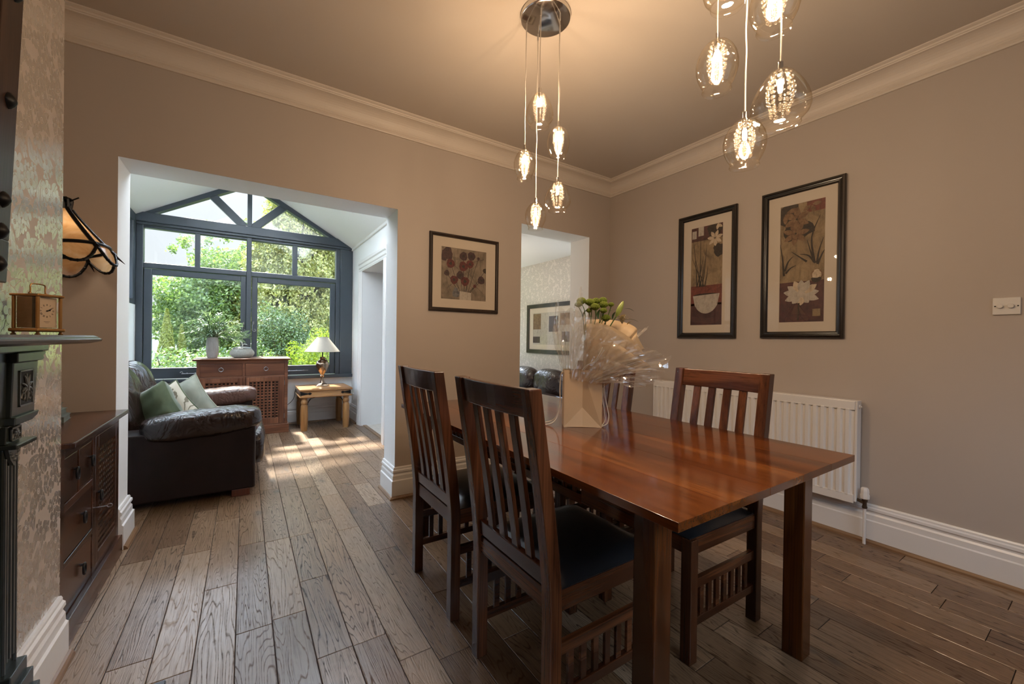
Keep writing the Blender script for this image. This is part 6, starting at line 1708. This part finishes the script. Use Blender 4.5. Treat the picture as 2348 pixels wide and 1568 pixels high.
for sg, xc in ((1, X0+0.022), (-1, X1-0.022)):
    yv = Y0_+0.018
    P = [(xc-0.003*sg, 0.436), (xc+0.075*sg, 0.450), (xc+0.095*sg, 0.440), (xc+0.118*sg, 0.457), (xc+0.095*sg, 0.474), (xc+0.075*sg, 0.464), (xc-0.003*sg, 0.480)]
    ltm(MB().prism(P, yv-0.003, yv+0.001, 'Y').box(xc-0.003*sg, xc+0.001*sg, yv-0.003, yv+0.09, 0.437, 0.479), 'iron_strap', M['iron'])
for xs, sg in ((X0+0.095, 1), (X1-0.10, -1)):
    for k in range(2):
        r = 0.085+0.020*k
        mb = MB().tube([(xs+sg*(r*(1-math.cos(a))), Y0_+0.06+0.004*k, 0.30+r*1.2*math.sin(a)) for a in [PI/2*i/10 for i in range(11)]], 0.0035, 6)
        ltm(mb, 'iron_scroll', M['iron'])
M['lampmetal'] = plain('tarnished_lamp_metal', (0.30, 0.22, 0.16), 0.20, 0.95, 0.15, 10)
M['shade_c'] = plain('cream_lampshade', (0.44, 0.39, 0.32), 0.8, 0, 0.05, 30)
lm = thing('table_lamp', 'urn-shaped metal table lamp with a wide cream shade', 'lamp', (0.852, 5.82, 0.514))
MB().box(-0.080, 0.080, -0.080, 0.080, 0.0, 0.012).box(-0.070, 0.070, -0.070, 0.070, 0.012, 0.022).build('base', M['lampmetal'], lm, bevel=0.004)
MB().lathe([(0.066, 0.020), (0.056, 0.030), (0.036, 0.038), (0.026, 0.060), (0.019, 0.085), (0.017, 0.120), (0.024, 0.128), (0.028, 0.136), (0.020, 0.146), (0.024, 0.154), (0.036, 0.172), (0.058, 0.205), (0.074, 0.245), (0.080, 0.280), (0.076, 0.305), (0.066, 0.318), (0.068, 0.324), (0.054, 0.335), (0.036, 0.345), (0.030, 0.360), (0.034, 0.372), (0.026, 0.380), (0.010, 0.384), (0.0, 0.384)], 40).build('urn', M['lampmetal'], lm, angle=40)
MB().tube([(0, 0, 0.38), (0, 0, 0.55)], 0.007, 8).build('stem', M['iron'], lm)
mb = MB().lathe([(0.212, 0.452), (0.064, 0.640)], 56, cap=False)
mb.tube([(0.212*math.cos(2*PI*i/56), 0.212*math.sin(2*PI*i/56), 0.452) for i in range(56)], 0.0028, 6, closed=True)
mb.tube([(0.064*math.cos(2*PI*i/40), 0.064*math.sin(2*PI*i/40), 0.640) for i in range(40)], 0.0028, 6, closed=True)
mb.tube([(-0.064, 0, 0.625), (0.064, 0, 0.625)], 0.002, 5)
mb.build('lamp_shade', M['shade_c'], lm, angle=60)
MB().tube(smooth_path([(-0.08, 0.04, 0.006), (-0.16, 0.05, 0.004), (-0.285, 0.05, 0.003), (-0.31, 0.03, -0.05), (-0.33, 0.06, -0.16), (-0.40, 0.12, -0.24), (-0.48, 0.22, -0.27)]), 0.0028, 6).build('flex', M['iron'], lm)
sk = thing('wall_socket', 'white wall socket low beside the sunroom doorway', 'socket', (SX1, 5.98, 0.33))
MB().box(SX1-0.010, SX1, 5.94, 6.02, 0.285, 0.37).build('plate', M['plate'], sk, world=True, bevel=0.003)

# ---------------------------------------------------------------- sitting room: sofa and stool
s2 = thing('leather_sofa', 'dark leather sofa seen through the doorway, under the abstract print', 'sofa', (3.30, 4.9, 0))
def s2m(mb, name, mat, **k): return mb.build(name, mat, s2, world=True, angle=60, **k)
s2m(MB().box(2.95, 3.66, 3.95, 5.85, 0.06, 0.30), 'base', M['leather_flat'], bevel=0.02)
s2m(MB().prism(rrect(3.50, 3.68, 3.95, 5.85, 0.05), 0.06, 0.66, 'Z'), 'back_frame', M['leather'], bevel=0.03)
for i, yc in enumerate((4.28, 4.90, 5.52)):
    s2m(soft(MB(), (3.24, yc, 0.36), (0.32, 0.31, 0.11), 4.0, 12, wrinkle(0.004, 12, 11, i)), 'seat_cushion', M['leather'])
    s2m(soft(MB(), (3.44, yc, 0.565), (0.14, 0.315, 0.20), 2.7, 14, wrinkle(0.009, 13, 12, i*3)), 'back_cushion', M['leather'])
for x, y in ((3.0, 4.0), (3.0, 5.8), (3.6, 4.0), (3.6, 5.8)): s2m(MB().box(x-0.03, x+0.03, y-0.03, y+0.03, 0, 0.062), 'foot', M['foot_wood'])
M['beige'] = plain('beige_upholstery', (0.42, 0.36, 0.30), 0.7, 0, 0.1, 40)
stl = thing('footstool', 'beige upholstered footstool in front of the sitting room sofa', 'footstool', (2.72, 3.85, 0))
soft(MB(), (0, 0, 0.235), (0.20, 0.46, 0.205), 7.0, 10).build('upholstery', M['beige'], stl)
for sx in (-1, 1):
    for sy in (-1, 1): MB().box(sx*0.15-0.02, sx*0.15+0.02, sy*0.38-0.02, sy*0.38+0.02, 0.0, 0.05).build('foot', M['foot_wood'], stl)

cl_ = thing('added_ceiling_lamp', 'unseen round glass lamp added to light the sitting room', 'ceiling light', (2.40, 4.6, 2.312))  # out of view, added to brighten the sitting room
MB().lathe([(0.06, 0.0), (0.06, -0.02), (0.01, -0.03), (0.01, -0.12), (0.0, -0.12)], 20).build('fitting', M['chrome'], cl_)
MB().lathe([(0.02, -0.10), (0.10, -0.14), (0.13, -0.20), (0.11, -0.26), (0.06, -0.29)], 28, cap=False).build('glass_shade', M['opal'], cl_)
ld = bpy.data.lights.new('sitting_room_glow', 'POINT'); ld.energy = 9.0; ld.color = (1.0, 0.86, 0.70); ld.shadow_soft_size = 0.05
lo_ = bpy.data.objects.new('sitting_room_glow', ld); C.objects.link(lo_); lo_.parent = cl_; lo_.location = (0, 0, -0.33)

# ---------------------------------------------------------------- garden
M['lawn'] = plain('mown_lawn', (0.055, 0.085, 0.025), 0.9, 0, 0.4, 3)
o = MB().box(-30, 30, 6.4, 45, -0.5, -0.32).build('ground_garden', M['lawn'], None); struct(o, 'lawn beyond the garden window'); o['category'] = 'lawn'
M['paving'] = plain('pale_paving', (0.45, 0.42, 0.37), 0.8, 0, 0.2, 6)
M['bark'] = plain('bark', (0.06, 0.045, 0.032), 0.9, 0, 0.3, 20)
def leaf_cloud(name, pts, nrm, size, mat, parent, rng, elong=1.6, jit=0.9, droop=0.0):
    """one diamond leaf per point, as a single mesh"""
    n = len(pts)
    d_ = nrm+rng.normal(0, jit, (n, 3)); d_ /= np.linalg.norm(d_, axis=1, keepdims=True)+1e-9
    up = rng.normal(0, 1, (n, 3)); up[:, 2] -= droop
    t_ = up-d_*(up*d_).sum(1, keepdims=True); t_ /= np.linalg.norm(t_, axis=1, keepdims=True)+1e-9
    s_ = np.cross(d_, t_)
    L = (size*rng.uniform(0.6, 1.35, n))[:, None]
    Wd = L/elong
    v0 = pts-t_*L*0.5; v1 = pts+s_*Wd*0.5+d_*L*0.08; v2 = pts+t_*L*0.5; v3 = pts-s_*Wd*0.5+d_*L*0.08
    V = np.stack([v0, v1, v2, v3], 1).reshape(-1, 3)
    inv = np.array(MATS[parent.name].inverted()); V = V @ inv[:3, :3].T+inv[:3, 3]
    me = bpy.data.meshes.new(name); me.vertices.add(4*n); me.vertices.foreach_set('co', V.astype(np.float32).ravel())
    me.loops.add(4*n); me.loops.foreach_set('vertex_index', np.arange(4*n, dtype=np.int32))
    me.polygons.add(n); me.polygons.foreach_set('loop_start', np.arange(0, 4*n, 4, dtype=np.int32)); me.polygons.foreach_set('loop_total', np.full(n, 4, np.int32))
    me.materials.append(mat); me.update(); me.validate()
    o = bpy.data.objects.new(name, me); C.objects.link(o); o.parent = parent; o['kind'] = 'stuff'
    return o
def ell_pts(rng, n, c_, r, shell=0.55, lump=0.16, seed=0, squeeze=None):
    u = rng.normal(0, 1, (n, 3)); u /= np.linalg.norm(u, axis=1, keepdims=True)
    k = shell+(1-shell)*rng.uniform(0, 1, n)**0.6
    ph = np.array([seed*1.3, seed*2.1, seed*0.7])
    lm_ = 1+lump*(np.sin(u[:, 0]*6+ph[0])*np.sin(u[:, 1]*5+ph[1])+np.sin(u[:, 2]*7+u[:, 0]*4+ph[2]))
    p = u*(k*lm_)[:, None]*np.array(r)
    if squeeze: p[:, :2] *= squeeze(p[:, 2]/r[2])[:, None]
    return p+np.array(c_), u
def plant(name, label, base, group=None):
    return thing(name, label, 'tree' if 'tree' in name or 'conifer' in name else 'shrub', base, 0, group)
def trunk(par, base, h, r, nb=7, spread=0.5, seed=1):
    q = random.Random(seed); mb = MB(); b = Vector(base)
    mb.tube([b, b+Vector((0.03, 0.02, h*0.4)), b+Vector((-0.03, 0, h*0.75)), b+Vector((0, 0, h))], [r, r*0.8, r*0.5, r*0.15], 8)
    for k in range(nb):
        z = h*q.uniform(0.3, 0.9); a = q.uniform(0, 2*PI); L = h*spread*q.uniform(0.4, 0.8)
        p0 = b+Vector((0, 0, z)); p1 = p0+Vector((math.cos(a)*L*0.5, math.sin(a)*L*0.5, L*0.35)); p2 = p0+Vector((math.cos(a)*L, math.sin(a)*L, L*0.55))
        mb.tube([p0, p1, p2], [r*0.4, r*0.25, r*0.06], 6)
    return mb.build('trunk', M['bark'], par, world=True)
M['f_green'] = foliage_mat('fresh_green_leaves', (0.055, 0.100, 0.025), (0.125, 0.200, 0.055), (0.300, 0.370, 0.150), 0.42)
M['f_gold'] = foliage_mat('golden_conifer_sprays', (0.130, 0.150, 0.030), (0.290, 0.290, 0.080), (0.520, 0.490, 0.210), 0.35)
M['f_dark'] = foliage_mat('dark_glossy_leaves', (0.030, 0.070, 0.018), (0.070, 0.125, 0.035), (0.200, 0.270, 0.110), 0.22, 0.3)
M['f_pale'] = foliage_mat('pale_glossy_leaves', (0.060, 0.115, 0.035), (0.140, 0.210, 0.085), (0.340, 0.410, 0.260), 0.3, 0.3)
M['f_lime'] = foliage_mat('lime_leaves', (0.120, 0.190, 0.012), (0.280, 0.350, 0.025), (0.480, 0.520, 0.085), 0.45)
M['f_cone'] = foliage_mat('dwarf_conifer_foliage', (0.110, 0.150, 0.020), (0.220, 0.250, 0.034), (0.340, 0.350, 0.060), 0.25)
GZ = -0.32
rg = np.random.default_rng(3)
# broadleaf tree, left half of the window
t1 = plant('leafy_tree', 'light green broad-leaved tree filling the left half of the garden window', (0.10, 11.6, GZ))
trunk(t1, (0.10, 11.6, GZ), 2.7, 0.13, 12, 0.40, 2)
parts_ = []; nrm_ = []
for (c_, r, n, sd) in (((0.25, 11.6, 2.35), (1.35, 1.2, 1.05), 34000, 1), ((-0.70, 11.3, 1.75), (1.05, 1.0, 0.95), 26000, 2), ((0.9, 11.8, 1.7), (1.1, 1.0, 1.5), 16000, 3), ((-0.1, 11.0, 1.2), (1.2, 0.9, 1.2), 18000, 4)):
    p, u = ell_pts(rg, n, c_, r, 0.45, 0.13, sd); parts_.append(p); nrm_.append(u)
for k in range(26):      # sprigs breaking the outline against the sky
    a = rg.uniform(0.15, 2.6); r = 1.35*rg.uniform(0.98, 1.22)
    c_ = np.array([0.15+r*math.cos(a)*1.15, 11.3+rg.uniform(-0.6, 0.3), 2.30+1.10/1.35*r*math.sin(a)])
    p = c_+rg.normal(0, 0.05, (70, 3)); parts_.append(p); nrm_.append(np.tile([0, -0.3, 0.6], (70, 1)))
leaf_cloud('crown', np.concatenate(parts_), np.concatenate(nrm_), 0.062, M['f_green'], t1, rg, 1.7, 0.9)
# golden weeping conifer
t2 = plant('golden_conifer', 'golden drooping conifer behind the right half of the garden window', (1.05, 10.4, GZ))
trunk(t2, (1.05, 10.4, GZ), 5.0, 0.14, 8, 0.25, 5)
n = 1700; P = []; Nn = []
for k in range(n):
    z = rg.uniform(0.0, 1.0)**0.85; a = rg.uniform(0, 2*PI); R0 = 1.25*(1-z**2.2)*(0.86+0.14*math.sin(a*5+z*20))+0.05
    r = R0*rg.uniform(0.72, 1.02)
    c_ = np.array([1.05+r*math.cos(a), 10.4+r*math.sin(a), 0.55+z*5.0])
    m_ = 62; tt = rg.uniform(0, 1, m_)
    hang = np.stack([c_[0]+math.cos(a)*0.10*tt+rg.normal(0, 0.045, m_), c_[1]+math.sin(a)*0.10*tt+rg.normal(0, 0.045, m_), c_[2]-0.34*tt+rg.normal(0, 0.02, m_)], 1)
    P.append(hang); Nn.append(np.tile([math.cos(a), math.sin(a), 0.4], (m_, 1)))
leaf_cloud('crown', np.concatenate(P), np.concatenate(Nn), 0.068, M['f_gold'], t2, rg, 2.2, 0.7, 1.6)
# dark shrub in the middle right, with a few pale leaves
def shrub(label, c_, r, n, size, mat, seed, name='garden_shrub', elong=2.0, lump=0.14):
    s_ = plant(name, label, (c_[0], c_[1], GZ))
    q = random.Random(seed); mb = MB()
    for k in range(7):
        a = q.uniform(0, 2*PI); L = r[2]*1.5
        mb.tube([(c_[0]+0.05*math.cos(a), c_[1]+0.05*math.sin(a), GZ), (c_[0]+0.3*r[0]*math.cos(a), c_[1]+0.3*r[1]*math.sin(a), GZ+L*0.5), (c_[0]+0.6*r[0]*math.cos(a), c_[1]+0.6*r[1]*math.sin(a), GZ+L)], [0.02, 0.014, 0.005], 6)
    mb.build('stems', M['bark'], s_, world=True)
    p, u = ell_pts(rg, n, c_, r, 0.4, lump, seed)
    p[:, 2] = np.maximum(p[:, 2], GZ+0.02)
    leaf_cloud('foliage', p, u, size, mat, s_, rg, elong, 0.9); return s_
shrub('dark evergreen shrub in the garden, right of the window mullion', (0.62, 8.9, 0.75), (0.62, 0.5, 1.05), 17000, 0.042, M['f_dark'], 6)
shrub('pale glossy-leaved shrub under the left sash of the garden window', (-0.80, 7.9, 0.22), (0.72, 0.5, 0.78), 9000, 0.062, M['f_pale'], 7, elong=2.4)
shrub('dark low shrub behind the vase in the garden', (-0.10, 8.4, 0.30), (0.65, 0.45, 0.80), 9000, 0.050, M['f_dark'], 8)
shrub('bright lime-green bush behind the table lamp', (1.02, 7.9, 0.35), (0.46, 0.42, 0.86), 13000, 0.042, M['f_lime'], 9, elong=1.7)
shrub('mid-green low bush at the foot of the right sash', (0.42, 7.7, 0.10), (0.40, 0.35, 0.72), 8000, 0.042, M['f_green'], 12, elong=1.8)
def dwarf(label, x, y, h, r, n):
    s_ = plant('dwarf_conifer', label, (x, y, GZ), 'dwarf conifers in the garden')
    MB().tube([(x, y, GZ), (x, y, GZ+h*0.6)], [0.03, 0.01], 6).build('trunk', M['bark'], s_, world=True)
    z = rg.uniform(0, 1, n); a = rg.uniform(0, 2*PI, n); R0 = r*(1-z**1.35)*(0.8+0.2*rg.uniform(0, 1, n))*(1+0.12*np.sin(a*6+z*25))+0.01
    p = np.stack([x+R0*np.cos(a), y+R0*np.sin(a), GZ+0.05+z*h], 1); u = np.stack([np.cos(a), np.sin(a), 0.4+0*a], 1)
    leaf_cloud('foliage', p, u, 0.030, M['f_cone'], s_, rg, 1.8, 0.6, -1.0)
dwarf('taller of the two small conical conifers beyond the left sash', -1.185, 9.6, 1.90, 0.235, 15000)
dwarf('smaller conical conifer to the right of the taller one', -0.985, 9.7, 1.62, 0.17, 9000)
# far hedge and pale fence
hd = thing('boundary_hedge', 'tall dark hedge at the far end of the garden', 'hedge', (1.5, 14.5, GZ))
p = np.stack([rg.uniform(-0.3, 5.5, 26000), rg.uniform(14.0, 15.0, 26000), GZ+rg.uniform(0, 1, 26000)*3.3], 1)
leaf_cloud('foliage', p, np.tile([0, -1.0, 0.4], (26000, 1)), 0.13, M['f_dark'], hd, rg, 1.7, 0.8)
M['fence'] = plain('pale_render', (0.62, 0.62, 0.60), 0.8, 0, 0.06, 4)
fn_ = thing('garden_fence', 'pale garden fence glimpsed behind the small conifers', 'fence', (-4.5, 15.5, GZ))
for k in range(9): MB().box(-8.0+0.95*k, -8.0+0.95*k+0.93, 15.5, 15.56, GZ, 1.25).build('fence_panel', M['fence'], fn_, world=True)
for k in range(10): MB().box(-8.06+0.95*k, -7.97+0.95*k, 15.46, 15.6, GZ, 1.35).build('fence_post', M['fence'], fn_, world=True)
